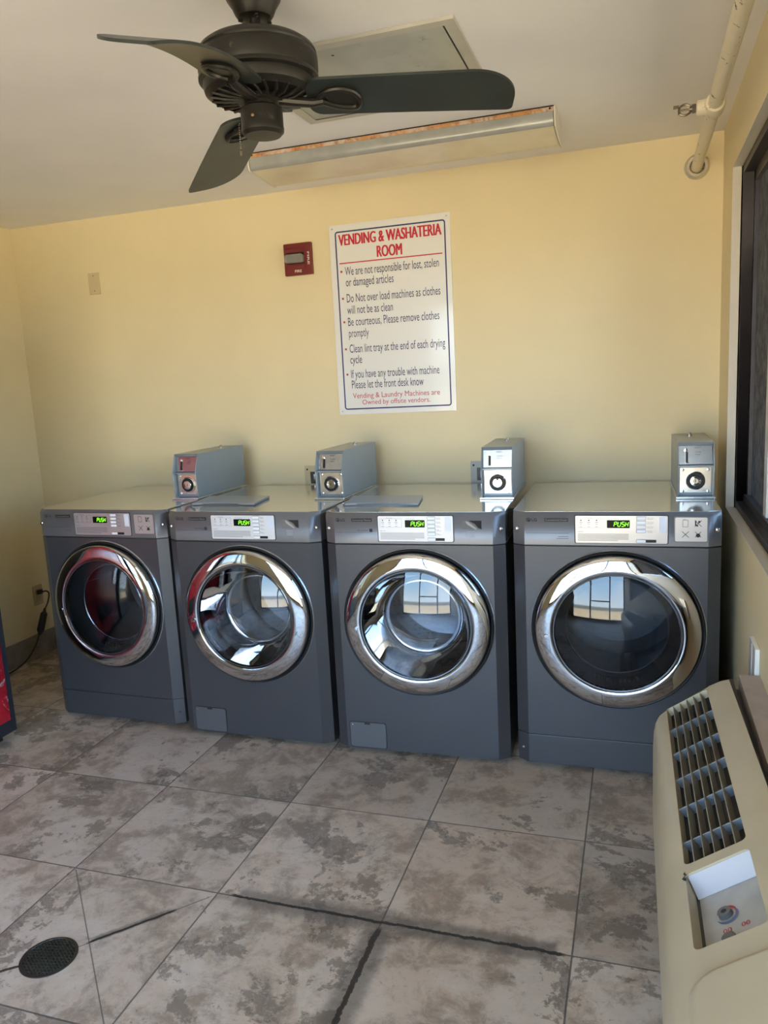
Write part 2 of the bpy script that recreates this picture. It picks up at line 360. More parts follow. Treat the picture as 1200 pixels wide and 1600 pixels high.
df = N.n('ShaderNodeBsdfDiffuse'); N.l(N.mix(N.step(N.noise(N.obj(), 22, 6, .7), .35, .65), (.10, .105, .12), (.17, .175, .19)), df.inputs[0]); tp_ = N.n('ShaderNodeBsdfTransparent')
ms = N.n('ShaderNodeMixShader'); N.l(N.math('MINIMUM', .97, N.math('ADD', .28, N.math('MULTIPLY', N.step(lw.outputs['Facing'], .45, .85), .69))), ms.inputs[0]); N.l(tp_.outputs[0], ms.inputs[1]); N.l(df.outputs[0], ms.inputs[2]); N.l(ms.outputs[0], N.out.inputs[0])
MB().box(XR + .0835, XR + .0845, WY0 + .03, WY1 - .065, WZ0 + .06, WZ1 - .07).build('insect_screen', N.m, win)
MB().box(XR + .066, XR + .082, -.90, -.84, WZ0 + .06, WZ1 - .07).build('sash_stile', mat('pale_sash', (.55, .56, .56), .4), win, bevel=.002)
# storefront behind the viewer
fx = [.10, 1.02, 1.94, XR - .02]; sf = MB()
for i, x in enumerate(fx): sf.box(x - .025, x + .025, YF - .10, YF, .06, 2.28)
sf.box(.10, XR, YF - .099, YF - .001, .06, .14).box(.10, XR, YF - .099, YF - .001, 2.2, 2.28).box(1.02, 1.94, YF - .099, YF - .001, 1.0, 1.05)
sfo = struct(sf.build('window_2', bronze_m, bevel=.002))
for a, b in zip(fx[:-1], fx[1:]): MB().box(a + .026, b - .026, YF - .054, YF - .048, .14, 2.2).build('window_pane', pane_m, sfo)

# ------------------------------------------------------------------ laundry machines
MZ = .555; MX = .008
def machine(kind, loc, rz, sc, label):
    washer = kind == 'washing_machine'
    t = thing(kind, label, 'washing machine' if washer else 'dryer', loc, rz, 'front loading laundry machines in a row')
    t.scale = sc
    hw, cx, cy, D = .343, .301, .026, .745
    zb = .022; zk = .135
    # --- body shell
    b = MB()
    pl = [(-hw, D), (-hw, cy), (-cx, 0)]; pr_ = [(cx, 0), (hw, cy), (hw, D)]
    z0 = zb if washer else zk + .003; z1 = .858
    def strip(pts, a, c):
        n = len(pts); b.add([(p[0], p[1], a) for p in pts] + [(p[0], p[1], c) for p in pts], [(i, i + 1, i + 1 + n, i + n) for i in range(n - 1)])
    strip(pl, z0, z1); strip(pr_, z0, z1); strip([(hw, D), (-hw, D)], z0, z1)
    hr = .290; angs = sorted([2 * PI * i / 96 for i in range(96)] + [math.atan2(z - MZ, x - MX) % (2 * PI) for x in (-cx, cx) for z in (z0, z1)])
    ci, re = [], []
    for a in angs:
        c_, s_ = math.cos(a), math.sin(a); ci.append((MX + hr * c_, 0, MZ + hr * s_))
        k = min([((cx if c_ > 0 else -cx) - MX) / c_ if abs(c_) > 1e-9 else 9, ((z1 if s_ > 0 else z0) - MZ) / s_ if abs(s_) > 1e-9 else 9]); re.append((MX + k * c_, 0, MZ + k * s_))
    b.grid([re, ci, [(p[0], .035, p[2]) for p in ci]], closed=True)
    # top and bottom inner flanges
    b.add([(-hw, cy, z1), (-cx, 0, z1), (cx, 0, z1), (hw, cy, z1), (hw, D, z1), (-hw, D, z1)], [(0, 1, 2, 3, 4, 5)])
    b.add([(-hw, cy, z0), (-cx, 0, z0), (cx, 0, z0), (hw, cy, z0), (hw, D, z0), (-hw, D, z0)], [(0, 1, 2, 3, 4, 5)])
    body = b.build('body', slate_m, t, bevel=0, smooth=25)
    if not washer:
        MB().prism([(-hw, D), (-hw, cy), (-cx, 0), (cx, 0), (hw, cy), (hw, D)], zb, zk).build('kick_panel', slate_m, t, bevel=.002)
        for q in (-1, 1): MB().lathe([(.005, 0), (.004, -.003), (.0, -.0035)], (q * .322, .012, zb + .055), 'y', 12).build('screw', steel_m, t)
    MB().prism([(-hw + .006, D - .006), (-hw + .006, cy + .006), (-cx + .004, .006), (cx - .004, .006), (hw - .006, cy + .006), (hw - .006, D - .006)], .850, .870).build('seam', seam_m, t)
    # feet
    for fx_ in (-1, 1):
        for fy in (.07, .68): MB().lathe([(.0, 0), (.024, 0), (.024, .01), (.012, .012), (.012, zb + .01)], (fx_ * .28, fy, 0), 'z', 16).build('foot', rubber_m, t)
    # --- control fascia
    f = MB(); P = [(-hw, .10), (-hw, cy), (-cx, 0), (cx, 0), (hw, cy), (hw, .10)]
    f.prism(P, .863, .966)
    P2 = [(x, y + .010) if i in (1, 2, 3, 4) else (x, y) for i, (x, y) in enumerate(P)]
    f.add([(x, y, .966) for x, y in P] + [(x * .996, y + .001, .9815) for x, y in P2], [(i, i + 1, i + 7, i + 6) for i in range(5)])
    fas = f.build('control_fascia', fascia_m, t, smooth=30)
    tp = MB().prism([(-hw - .001, D + .004), (-hw - .001, cy + .012), (-cx, .012), (cx, .012), (hw + .001, cy + .012), (hw + .001, D + .004)], .968, .983)
    tp.build('top_cover', top_m, t, bevel=.0025)
    x1p = .158 if washer else .174; pz0, pz1 = .8725, .9695
    MB().prism(rrect(-.129, x1p + .003, pz0 - .002, pz1 + .002, .006), -.0012, .002, 'y').build('panel_rim', seam_m, fas)
    MB().prism(rrect(-.126, x1p, pz0, pz1, .005), -.004, .001, 'y').build('control_panel', panelw_m if washer else panel_m, fas, bevel=.0008)
    yy = -.0046
    # display
    MB().prism(rrect(-.021, .053, .927, .9545, .002), -.0062, -.003, 'y').build('display', disp_m, fas)
    d = MB(); hgt, wd, th = .0155, .0085, .0021
    for i, segs in enumerate(('abefg', 'bcdef', 'acdfg', 'bcefg')):
        X = .0015 + i * .0122; Z = .933
        def sg(x0, z0_, x1, z1_):
            dx, dz = x1 - x0, z1_ - z0_; L = math.hypot(dx, dz); nx, nz_ = -dz / L * th / 2, dx / L * th / 2
            q = [(x0 + nx, z0_ + nz_), (x0 - nx, z0_ - nz_), (x1 - nx, z1_ - nz_), (x1 + nx, z1_ + nz_)]
            d.prism([(X + a_ + .16 * c_, Z + c_) for a_, c_ in q], -.0072, -.0066, 'y')
        g = .0008
        D7 = {'a': (g, hgt, wd - g, hgt), 'b': (wd, hgt - g, wd, hgt / 2 + g), 'c': (wd, hgt / 2 - g, wd, g), 'd': (g, 0, wd - g, 0), 'e': (0, g, 0, hgt / 2 - g), 'f': (0, hgt / 2 + g, 0, hgt - g), 'g': (g, hgt / 2, wd - g, hgt / 2)}
        for k in segs: sg(*D7[k])
    d.build('display_digits', led_m, fas)
    # buttons
    n = 5 if washer else 4
    bx0, bx1 = (.064, .092) if washer else (.075, .104)
    zs = [.9615 - i * (.0152 if not washer else .0148) for i in range(n)] + [.8815]
    for z in zs:
        MB().prism(rrect(bx0 - .001, bx1 + .001, z - .006, z + .006, .002), -.0052, -.003, 'y').build('button_rim', ink_m, fas)
        MB().prism(rrect(bx0, bx1, z - .005, z + .005, .0015), -.0072, -.003, 'y').build('button', btn_m, fas, bevel=.0008)
    pr2 = MB()
    for z in zs[:-1]:
        text_w(pr2, {0: 'Normal', 1: 'Delicate', 2: 'Warm', 3: 'Cold', 4: 'Rinse'}[zs.index(z)] if washer else {0: 'High Temp', 1: 'Med Temp', 2: 'Low Temp', 3: 'No Heat'}[zs.index(z)], bx1 + .005, z - .0005, .0032, yy)
        pr2.box(bx1 + .005, bx1 + .022, yy, yy + .0004, z - .004, z - .0032)
    for r in range(6):
        x_e = .050 if r < 5 else .015
        pr2.box(-.118, x_e, yy, yy + .0004, .9045 - r * .0046, .9045 - r * .0046 + .0013)
    text_w(pr2, 'Operation', -.118, .912, .0034, yy)
    for i in range(3):
        X = -.112 + i * .026
        pr2.box(X, X + .010, yy, yy + .0004, .945, .9465).box(X + .001, X + .009, yy, yy + .0004, .939, .9402)
        pr2.prism([(X + .003, .951), (X + .007, .951), (X + .007, .956), (X + .003, .956)], yy, yy + .0004, 'y').box(X, X + .010, yy, yy + .0004, .930, .9312)
    for a in ((-.118, -.034, .9595, .9600), (-.118, -.034, .9265, .9270), (-.118, -.1175, .9265, .96), (-.0345, -.034, .9265, .96)): pr2.box(a[0], a[1], yy, yy + .0004, a[2], a[3])
    text_w(pr2, 'Processing', -.092, .9612, .0036, yy); text_w(pr2, 'Est. Time Remaining', -.016, .9578, .0032, yy, .85)
    pr2.build('lettering', ink_m, fas)
    sb = MB().prism(rrect(.129 if washer else .147, .151 if washer else .170, .913, .966, .0015), -.0058, -.003, 'y').build('start_button', mat('pale_blue_key', (.66, .70, .82), .35), fas)
    MB().prism(rrect(bx1 + .001, bx1 + .034, .8765, .8865, .0005), -.0055, -.003, 'y').build('black_key_label', blk_m, fas)
    # maker's mark and badge
    mk = MB(); mk.lathe([(0, 0), (.0072, 0)], (-.286, -.0006, .9545), 'y', 24); text(mk, 'LG', -.275, -.257, .949, .0105, -.0008, .012)
    mk.build('logo', mat('logo_grey', (.022, .022, .026), .7, spec=.1), fas)
    lg = MB(); lg.lathe([(.0028, 0), (.0052, 0)], (-.286, -.0010, .9545), 'y', 20, a0=-.4, a1=4.6).box(-.2892, -.2884, -.0010, -.0008, .9555, .9572).box(-.2864, -.2857, -.0010, -.0008, .951, .9575)
    lg.build('logo_face', mat('logo_light', (.12, .12, .125), .7, spec=.1), fas)
    MB().box(-.231, -.150, -.0012, .001, .948, .960).build('badge', blk_m, fas)
    bt = MB(); text(bt, 'Commercial Washer' if washer else 'Commercial Dryer', -.228, -.153, .9508, .0062, -.0016); bt.build('badge_lettering', mat('badge_print', (.28, .28, .29), .7, spec=.1), fas)
    ln = MB(); ln.box(-.295, -.148, -.0006, .001, .9055, .9063)
    if washer: text(ln, 'Direct Drive', -.208, -.168, .911, .0055, -.0006); ln.prism(rrect(-.162, -.150, .908, .920, .002), -.0006, .001, 'y')
    else: ln.box(-.185, -.150, -.0006, .001, .893, .8942).box(-.190, -.150, -.0006, .001, .886, .8872)
    ln.build('fine_print', mat('faint_print', (.045, .045, .05), .8, spec=.1), fas)
    if washer:
        pc = MB().box(.190, .262, -.001, .001, .919, .953).build('instruction_picture', mat('picture_grey', (.17, .165, .165), .7, spec=.1), fas)
        q = MB(); q.add([(.215, -.0014, .952), (.262, -.0014, .952), (.262, -.0014, .920), (.250, -.0014, .925), (.238, -.0014, .940)], [(0, 1, 2, 3, 4)]); q.build('picture_dark_area', mat('pic_dark', (.035, .03, .028), .8, spec=.1), fas)
        q = MB(); q.add([(.203, -.0015, .950), (.214, -.0015, .948), (.238, -.0015, .928), (.246, -.0015, .921), (.240, -.0015, .919), (.225, -.0015, .928), (.210, -.0015, .938)], [(0, 1, 2, 3, 4, 5, 6)])
        for r in range(4): q.box(.208, .236, -.001, .001, .909 - r * .006, .911 - r * .006)
        q.build('picture_hand', mat('pic_light', (.33, .32, .32), .5), fas)
    else:
        pz = MB(); pz.prism(rrect(.193, .299, .878, .967, .006), -.003, .001, 'y'); pz.build('notice_frame', fascia_m, fas, bevel=.001)
        MB().prism(rrect(.197, .296, .882, .964, .005), -.0042, -.002, 'y').build('notice_plate', panel_m, fas)
        ic = MB()
        def xx(cx_, cz_, r_):
            for sgn in (-1, 1): ic.obox((cx_, -.0046, cz_), (math.cos(PI / 4), 0, sgn * math.sin(PI / 4)), (0, 1, 0), (-sgn * math.sin(PI / 4), 0, math.cos(PI / 4)), r_, .0002, .0009)
        for a in ((.220, .2212, .932, .956), (.236, .2372, .932, .956), (.220, .2372, .932, .9332), (.220, .2372, .9548, .956)): ic.box(a[0], a[1], -.0047, -.0044, a[2], a[3])
        for a in ((.258, .262, .936, .954), (.262, .268, .934, .939), (.268, .274, .946, .953)): ic.box(a[0], a[1], -.0047, -.0044, a[2], a[3])
        xx(.268, .944, .015); xx(.229, .906, .015); xx(.268, .906, .013)
        ic.lathe([(0, 0), (.007, 0)], (.268, -.0047, .903), 'y', 10)
        text_w(ic, 'LINT', .222, .957, .003, -.0047); ic.build('notice_icons', mat('icon_dark', (.04, .04, .045), .8, spec=.1), fas)
    for q in (-1, 1): MB().lathe([(.0075, 0), (.0075, -.003), (.005, -.005), (.0, -.0055)], (q * .3285, .0145, .919), 'y', 16).build('screw', steel_m, fas)
    # --- washer extras
    if washer:
        MB().prism(rrect(-.288, -.137, .014 + .012, .135, .010), -.0015, .002, 'y').build('filter_door_gap', seam_m, t)
        fd = MB().prism(rrect(-.2855, -.1395, .017 + .012, .1325, .009), -.004, .001, 'y').build('filter_door', mat('filter_door_grey', (.135, .14, .155), .38, metal=.5), t, bevel=.001)
        MB().prism(rrect(-.226, -.202, .1255, .1325, .002), -.0046, -.003, 'y').build('finger_notch', seam_m, fd)
        MB().lathe([(.003, 0), (.0, -.001)], (-.275, -.004, .121), 'y', 10).build('screw', steel_m, fd)
        l = MB(); xs0, xs1 = -.335, -.035
        rows = []
        for j in range(13):
            u = j / 12; X = xs0 + (xs1 - xs0) * u; dip = .020 * math.sin(PI * min(1, u / .88)) if u < .88 else 0
            rows.append([(X + .03, .150 + dip * .9, .987), (X + .03, .152 + dip, .9925), (X, .35, .9945), (X, .352, .986)])
        l.grid(rows)
        l.add([r_ for r_ in rows[0]] + [r_ for r_ in rows[-1]], [(0, 1, 2, 3), (4, 5, 6, 7)])
        l.build('detergent_lid', mat('lid_blue_grey', (.29, .335, .375), .3, metal=.1, coat=.1), t)
        MB().prism([(-.318, .16), (-.010, .16), (-.035, .345), (-.330, .345)], .9825, .990).build('detergent_tray', mat('tray_dark', (.10, .10, .11), .3), t)
    # --- door
    c3 = (MX, 0, MZ)
    dr = MB().lathe([(.291, .006), (.2935, -.002), (.290, -.006)], c3, 'y', 112)
    door = dr.build('door', mat('door_edge_highlight', (.45, .47, .52), .25, metal=.8), t)
    MB().lathe([(.2895, .02), (.2895, -.004), (.286, -.008), (.281, -.006), (.277, .000), (.277, .01)], c3, 'y', 112).build('door_gasket', rubber_m, door)
    MB().lathe([(.2765, .001), (.2762, -.020), (.2750, -.0258), (.2728, -.0295), (.2690, -.0322), (.2600, -.0352), (.2480, -.0382), (.2370, -.0404), (.2280, -.0417), (.2225, -.0420), (.2185, -.0402), (.2165, -.036)], c3, 'y', 128).build('chrome_ring', chrome_m, door)
    MB().lathe([(.2165, -.037), (.213, -.0405), (.209, -.040), (.2085, -.034), (.2085, 0)], c3, 'y', 112).build('inner_trim', mat('dark_chrome', (.20, .21, .23), .10, metal=.9), door)
    gp = [(.2085 * max(1 - i / 14, .002), -.036 - .034 * (1 - (1 - i / 14) ** 2)) for i in range(15)]
    MB().lathe(gp, c3, 'y', 96).build('door_glass', drum_glass, door)
    if washer:
        MB().lathe([(.205, -.03), (.196, .0), (.178, .045), (.160, .085), (.150, .098), (.138, .104), (.10, .110), (.05, .113), (.0005, .114)], c3, 'y', 80).build('inner_bowl', bowl_glass, door)
        MB().lathe([(.156, .088), (.153, .0955), (.148, .0985), (.142, .0995), (.138, .0985)], c3, 'y', 80).build('bowl_rim', chrome_m, door)
    else:
        MB().lathe([(.207, -.02), (.186, .02), (.178, .036), (.176, .044), (.172, .046)], c3, 'y', 80).build('inner_bowl', mat('smoky_collar', (.22, .24, .27), .15, metal=.7), door)
        gr = MB()
        for i in range(11):
            a = math.radians(-112 + i * 4.4); gr.obox((MX + .190 * math.cos(a), .008, MZ + .190 * math.sin(a)), (-math.sin(a), 0, math.cos(a)), (0, 1, 0), (math.cos(a), 0, math.sin(a)), .0042, .006, .009)
        gr.build('lint_slots', blk_m, door)
    hb = MB().lathe([(.0095, 0), (.0085, -.004), (0, -.005)], (MX - .2345, -.0405, MZ - .02), 'y', 16).build('latch_button', chrome_m, door)
    # --- drum
    MB().lathe([(.262, .036), (.255, .05), (.240, .075), (.228, .09)], c3, 'y', 80).build('drum_seal', mat('grey_seal', (.09, .095, .10), .4), t)
    dm = MB().lathe([(.228, .088), (.252, .10), (.252, .46), (.21, .50), (.0005, .505)], c3, 'y', 80).build('drum', drum_m if washer else ddrum_m, t)
    for k in range(3):
        a = math.radians(40 + 120 * k); v = MB()
        rr = []
        for j in range(9):
            Y = .12 + .32 * j / 8; hgt_ = .045 * math.sin(PI * (j + .6) / 9.2)
            rr.append([(MX + r_ * math.cos(a + da), Y, MZ + r_ * math.sin(a + da)) for r_, da in ((.252, -.14), (.252 - hgt_, -.05), (.252 - hgt_, .05), (.252, .14))])
        v.grid(rr); v.build('drum_paddle', steel_m if washer else ddrum_m, dm)
    return t
MACH = [('tumble_dryer', (.0495, -.8707, 0), -.0151, (.972, 1, 1.0), 'grey front-loading dryer at the left end of the row beside the left wall'),
        ('washing_machine', (.7611, -.9089, 0), -.0029, (1.0, 1, 1.0), 'grey front-loading washing machine between the leftmost dryer and the other washer'),
        ('washing_machine', (1.4794, -.9058, 0), .0318, (1.012, 1, 1.0), 'grey front-loading washing machine standing left of the right-hand dryer, below the wall sign'),
        ('tumble_dryer', (2.2042, -.8821, 0), .014, (1.02, 1, 1.0), 'grey front-loading dryer at the right end of the row under the window wall')]
for a in MACH: machine(*a)

# ------------------------------------------------------------------ coin boxes on the machines
def coin_box(x, y, z, rz, label):
    t = thing('coin_box', label, 'coin box', (x, y, z), rz, 'coin boxes on the laundry machines')
    w, L, h = .062, .445, .205
    # side profile (y,z): leaning upper face, mid ridge, lower face set back
    prof = [(.028, h), (-.004, .122), (.006, .008), (L, .008), (L, h)]
    b = MB()
    for s in (-1, 1): b.prism(prof, s * w, s * (w - .0025), 'x')
    b.box(-w, w, .030, L, h - .0025, h).box(-w, w, L - .003, L, .008, h).box(-w, w, .03, L, .008, .012)
    b.add([(-w, .026, h), (w, .026, h), (w, .034, h - .012), (-w, .034, h - .012)], [(0, 1, 2, 3)])
    b.build('housing', boxsteel_m, t, bevel=.0012)
    # base flange
    MB().box(-w - .006, w + .006, -.012, L + .004, 0, .0075).build('base_flange', foot_m, t, bevel=.0015)
    # upper slanted coin plate
    up0, up1 = Vector((0, .044, h - .006)), Vector((0, .028, .124)); ax = Vector((1, 0, 0)); az = (up0 - up1).normalized(); ay = ax.cross(az) * -1
    cc = (up0 + up1) / 2; hh = (up0 - up1).length / 2
    MB().obox(cc, ax, ay, az, w - .004, .0015, hh).build('coin_plate', steel_m, t, bevel=.0005)
    out = ay if ay.y < 0 else -ay
    s = MB().obox(cc + out * .002 + az * -.012 + ax * -.030, ax, out, az, .0035, .0014, .020); s.build('coin_slot', blk_m, t)
    MB().obox(cc + out * .0025 + az * -.012 + ax * -.0345, ax, out, az, .0013, .004, .022).obox(cc + out * .0025 + az * -.033 + ax * -.029, ax, out, az, .006, .003, .0018).build('slot_guide', chrome_m, t, bevel=.0005)
    q = MB().lathe([(.0065, 0), (.006, -.005), (0, -.006)], (0, 0, 0), 'y', 14); qo = q.build('return_button', chrome_m, t); qo.location = cc + out * .0015 + az * .014 + ax * -.034
    q = MB(); f3 = lambda X, Z: tuple(cc + out * .0022 + ax * X + az * Z)
    text_w(q, 'INSERT', -.004, .020, .005, 0, 1, 0, False, f3); text_w(q, 'COINS', -.002, .004, .005, 0, 1, 0, False, f3); text_w(q, 'ONLY', -.002, -.005, .005, 0, 1, 0, False, f3); q.build('plate_lettering', ink_m, t)
    # lower lock plate
    MB().box(-w + .008, w - .008, .030, .034, .018, .112).build('lock_plate', steel_m, t, bevel=.001)
    MB().box(-w + .003, w - .003, .035, .038, .010, .122).box(-w + .003, w - .003, .010, .038, .116, .121).build('recess_back', boxsteel_m, t)
    cz = .063
    lk = MB().lathe([(.034, .0), (.034, -.006), (.031, -.008)], (0, .030, cz), 'y', 40); lko = lk.build('lock', chrome_m, t)
    MB().lathe([(.031, -.008), (.030, -.006), (.021, -.006), (.019, -.004)], (0, .030, cz), 'y', 40).build('lock_recess', blk_m, lko)
    MB().lathe([(.020, -.002), (.020, -.013), (.018, -.015), (.010, -.0155), (.009, -.013), (0, -.013)], (0, .030, cz), 'y', 40).build('lock_cylinder', chrome_m, lko)
    MB().box(-.0012, .0012, 0.0164, .0168, cz - .006, cz + .006).build('keyhole', blk_m, lko)
    for sx_ in (-1, 1):
        for sz in (-1, 1): MB().lathe([(.0055, 0), (.0048, -.0035), (0, -.0045)], (sx_ * .044, .030, cz + sz * .040), 'y', 14).build('bolt', chrome_m, t)
    MB().lathe([(0, 0), (.011, 0), (.011, .004), (.008, .006), (.006, .012), (0, .013)][::1], (0, .34, h), 'z', 18).build('top_lock', steel_m, t)
    return t
CB = [(.322, -.590, -.0151, 'bluish grey steel coin box on the leftmost dryer, set against its right edge'),
      (1.035, -.600, -.0029, 'grey steel coin box on the left washer, in front of a beige wall outlet'),
      (1.752, -.600, .0318, 'coin box with bright warm-lit lock plate on the washer beneath the wall sign'),
      (2.487, -.600, .014, 'coin box in the right corner on the dryer nearest the window')]
for x, y, rz, lb in CB: coin_box(x, y, .9835, rz, lb)

# ------------------------------------------------------------------ wall sign
SX0, SX1, SZ0, SZ1 = .871, 1.466, 1.314, 2.214
sg_ = thing('wall_sign', 'white rules sign with red heading and navy border on the back wall', 'sign', (0, 0, 0))
MB().box(SX0, SX1, -.006, -.0005, SZ0, SZ1).build('sign_board', white_m, sg_, bevel=.001)
def ring2(mb, x0, x1, z0, z1, r, th, y):
    a, b_ = rrect(x0, x1, z0, z1, r, 6), rrect(x0 + th, x1 - th, z0 + th, z1 - th, max(r - th, .001), 6); n = len(a)
    mb.add([(p[0], y, p[1]) for p in a] + [(p[0], y, p[1]) for p in b_], [(i, (i + 1) % n, (i + 1) % n + n, i + n) for i in range(n)])
q = MB(); ring2(q, .900, 1.443, 1.338, 2.184, .014, .0065, -.0066); q.build('sign_border', navy_m, sg_)
q = MB(); text(q, 'VENDING & WASHATERIA', .917, 1.425, 2.118, .051, -.0068, 0, None, .0022); text(q, 'ROOM', 1.107, 1.233, 2.049, .052, -.0068, 0, None, .0022); q.box(.916, 1.425, -.0068, -.006, 2.0335, 2.0385)
q.build('heading_lettering', red_m, sg_)
q = MB()
for s_, a, b_, z in (('We are not responsible for lost, stolen', .942, 1.406, 1.979), ('or damaged articles', .943, 1.184, 1.928), ('Do Not over load machines as clothes', .943, 1.408, 1.853), ('will not be as clean', .942, 1.174, 1.798),
                     ('Be courteous, Please remove clothes', .943, 1.399, 1.742), ('promptly', .944, 1.046, 1.688), ('Clean lint tray at the end of each drying', .943, 1.422, 1.614), ('cycle', .943, 1.004, 1.562),
                     ('If you have any trouble with machine', .943, 1.389, 1.492), ('Please let the front desk know', .944, 1.309, 1.441)):
    q = MB(); text(q, s_, a, b_, z, .040, -.0068); q.build('rule_lettering', dtext_m, sg_)
q = MB(); text(q, 'Vending & Laundry Machines are', .946, 1.387, 1.393, .026, -.0068); text(q, 'Owned by offsite vendors.', .994, 1.338, 1.361, .024, -.0068); q.build('footer_lettering', pink_m, sg_)
for z in (1.998, 1.872, 1.761, 1.632, 1.510):
    q = MB(); pts = [(.9235 + (.0072 if i % 2 == 0 else .004) * math.cos(PI * i / 6), z + (.0072 if i % 2 == 0 else .004) * math.sin(PI * i / 6)) for i in range(12)]
    q.add([(p[0], -.0068, p[1]) for p in pts], [tuple(range(12))]); q.build('bullet', mat('bullet_red', (.35, .03, .05), .5), sg_)
for x, z in ((SX0 + .017, SZ1 - .017), (SX1 - .017, SZ1 - .017), (SX0 + .017, SZ0 + .017), (SX1 - .017, SZ0 + .017)):
    MB().lathe([(.0038, 0), (.003, -.002), (0, -.0025)], (x, -.006, z), 'y', 12).build('screw', steel_m, sg_)

# ------------------------------------------------------------------ alarm strobe, plates and outlets
al = thing('fire_alarm_strobe', 'dark red square fire alarm with clear strobe on the back wall', 'fire alarm', (.706, 0, 2.076))
MB().prism(rrect(-.073, .073, -.075, .075, .004), -.022, -.0005, 'y').build('base_plate', alarm_m, al, bevel=.003)
MB().box(-.060, .036, -.030, -.020, .030, .050).build('louvre', alarm_m, al, bevel=.002); MB().box(-.060, .036, -.026, -.020, -.045, -.030).build('louvre', alarm_m, al, bevel=.002)
MB().box(-.055, .035, -.024, -.018, -.022, .030).build('strobe_recess', blk_m, al)
N = NT('clear_strobe_plastic'); N.b.inputs['Base Color'].default_value = (.72, .70, .64, 1); N.b.inputs['Roughness'].default_value = .08; N.b.inputs['Transmission Weight'].default_value = .7; N.bump(N.noise(N.obj(), 90, 2), .6, .004)
MB().prism([(-.060, -.012), (-.050, -.020), (.030, -.020), (.038, -.012), (.038, .014), (.030, .022), (-.050, .022), (-.060, .014)], -.052, -.024, 'y').build('strobe_lens', N.m, al, bevel=.005)
q = MB(); text_w(q, 'FIRE', 0, -.062, .012, -.0226, 1.2, .02, True)
text(q, 'FIRE', -.030, .030, 0, .010, 0, .02, lambda X, Z: (.052 + Z, -.0226, -X)); q.build('alarm_lettering', mat('alarm_print', (.75, .68, .62), .5), al)

bp = thing('blank_wall_plate', 'small blank beige plate on the upper left of the back wall', 'wall plate', (-.500, 0, 2.066))
MB().box(-.035, .035, -.006, -.0005, -.056, .056).build('plate', pl_beige, bp, bevel=.002)
for z in (-.038, .040): MB().lathe([(.0035, 0), (.0, -.0015)], (0, -.006, z), 'y', 10).build('screw', mat('brass_screw', (.30, .20, .10), .4, metal=.6), bp)

def wall_outlet(x, z, m_, label):
    t = thing('wall_outlet', label, 'outlet', (x, 0, z))
    a, b_ = rrect(-.060, .060, -.060, .060, .004), rrect(-.030, .030, -.034, .028, .003); n = len(a)
    q = MB(); q.add([(p[0], -.007, p[1]) for p in a] + [(p[0], -.007, p[1]) for p in b_] + [(p[0], -.0005, p[1]) for p in a] + [(p[0], -.0015, p[1]) for p in b_],
        [(i, (i + 1) % n, (i + 1) % n + n, i + n) for i in range(n)] + [(i, (i + 1) % n, (i + 1) % n + 2 * n, i + 2 * n) for i in range(n)] + [(i + n, (i + 1) % n + n, (i + 1) % n + 3 * n, i + 3 * n) for i in range(n)])
    q.build('plate', m_, t)
    MB().box(-.030, .030, -.0022, -.0008, -.034, .028).build('socket_face', mat('socket_dark', (.05, .045, .045), .4), t)
    MB().box(-.012, -.006, -.004, -.002, -.02, .014).box(.006, .012, -.004, -.002, -.02, .014).build('socket_slots', steel_m, t)
    MB().lathe([(.005, 0), (0, -.0015)], (-.045, -.007, .040), 'y', 10).build('screw', blk_m, t)
wall_outlet(.718, 1.004, pl_beige, 'beige power outlet half hidden behind the coin box of the left washer')
wall_outlet(1.583, 1.012, mat('grey_plate', (.42, .43, .41), .4), 'grey power outlet half hidden behind the bright-fronted coin box')

lo = thing('duplex_outlet', 'beige outlet low on the left wall with a black plug in it', 'outlet', (XL, -.145, .355))
MB().box(.0005, .006, -.035, .035, -.058, .058).build('plate', mat('aged_beige_plate', (.50, .40, .24), .4), lo, bevel=.002)
for z in (-.021, .021): MB().prism(rrect(-.016, .016, z - .014, z + .014, .008), .006, .008, 'x').build('socket', mat('socket_beige', (.40, .32, .2), .4), lo)
cd = thing('power_cord', 'black power cord with inline adapter hanging from the left wall outlet', 'power cord', (XL, 0, 0))
MB().box(.009, .034, -.163, -.133, .362, .388).build('plug', rubber_m, cd, bevel=.006)
ct = [(.034, -.148, .375), (.05, -.13, .376), (.056, -.118, .362), (.05, -.116, .335), (.046, -.125, .305), (.045, -.150, .275)]
def smooth_path(p, n=6):
    p = [Vector(x) for x in p]; out = []
    for i in range(len(p) - 1):
        a, b_, c_, d_ = p[max(i - 1, 0)], p[i], p[i + 1], p[min(i + 2, len(p) - 1)]
        for k in range(n):
            t_ = k / n; out.append(.5 * ((2 * b_) + (c_ - a) * t_ + (2 * a - 5 * b_ + 4 * c_ - d_) * t_ ** 2 + (3 * b_ - a - 3 * c_ + d_) * t_ ** 3))
    return out + [p[-1]]
MB().tube(smooth_path(ct), .0042, 10).build('cord', rubber_m, cd)
MB().tube([(.045, -.150, .280), (.045, -.158, .262), (.045, -.163, .250), (.045, -.205, .165), (.045, -.212, .150), (.045, -.222, .138)], [.006, .009, .019, .020, .012, .006], 14).build('inline_adapter', rubber_m, cd)
MB().tube(smooth_path([(.045, -.222, .138), (.045, -.262, .085), (.046, -.33, .035), (.05, -.42, .012), (.055, -.60, .0055), (.06, -1.05, .0055)]), .0042, 10).build('cord', rubber_m, cd)

wb = thing('wall_box', 'small white box on the right wall just behind the air conditioner sleeve', 'electrical box', (XR, -1.345, .61))
MB().box(-.014, -.0005, 0, .12, -.06, .064).build('box', white_m, wb, bevel=.003)
MB().box(-.0155, -.014, .058, .062, -.055, .06).build('box_seam', mat('box_seam_grey', (.5, .5, .5), .5), wb)

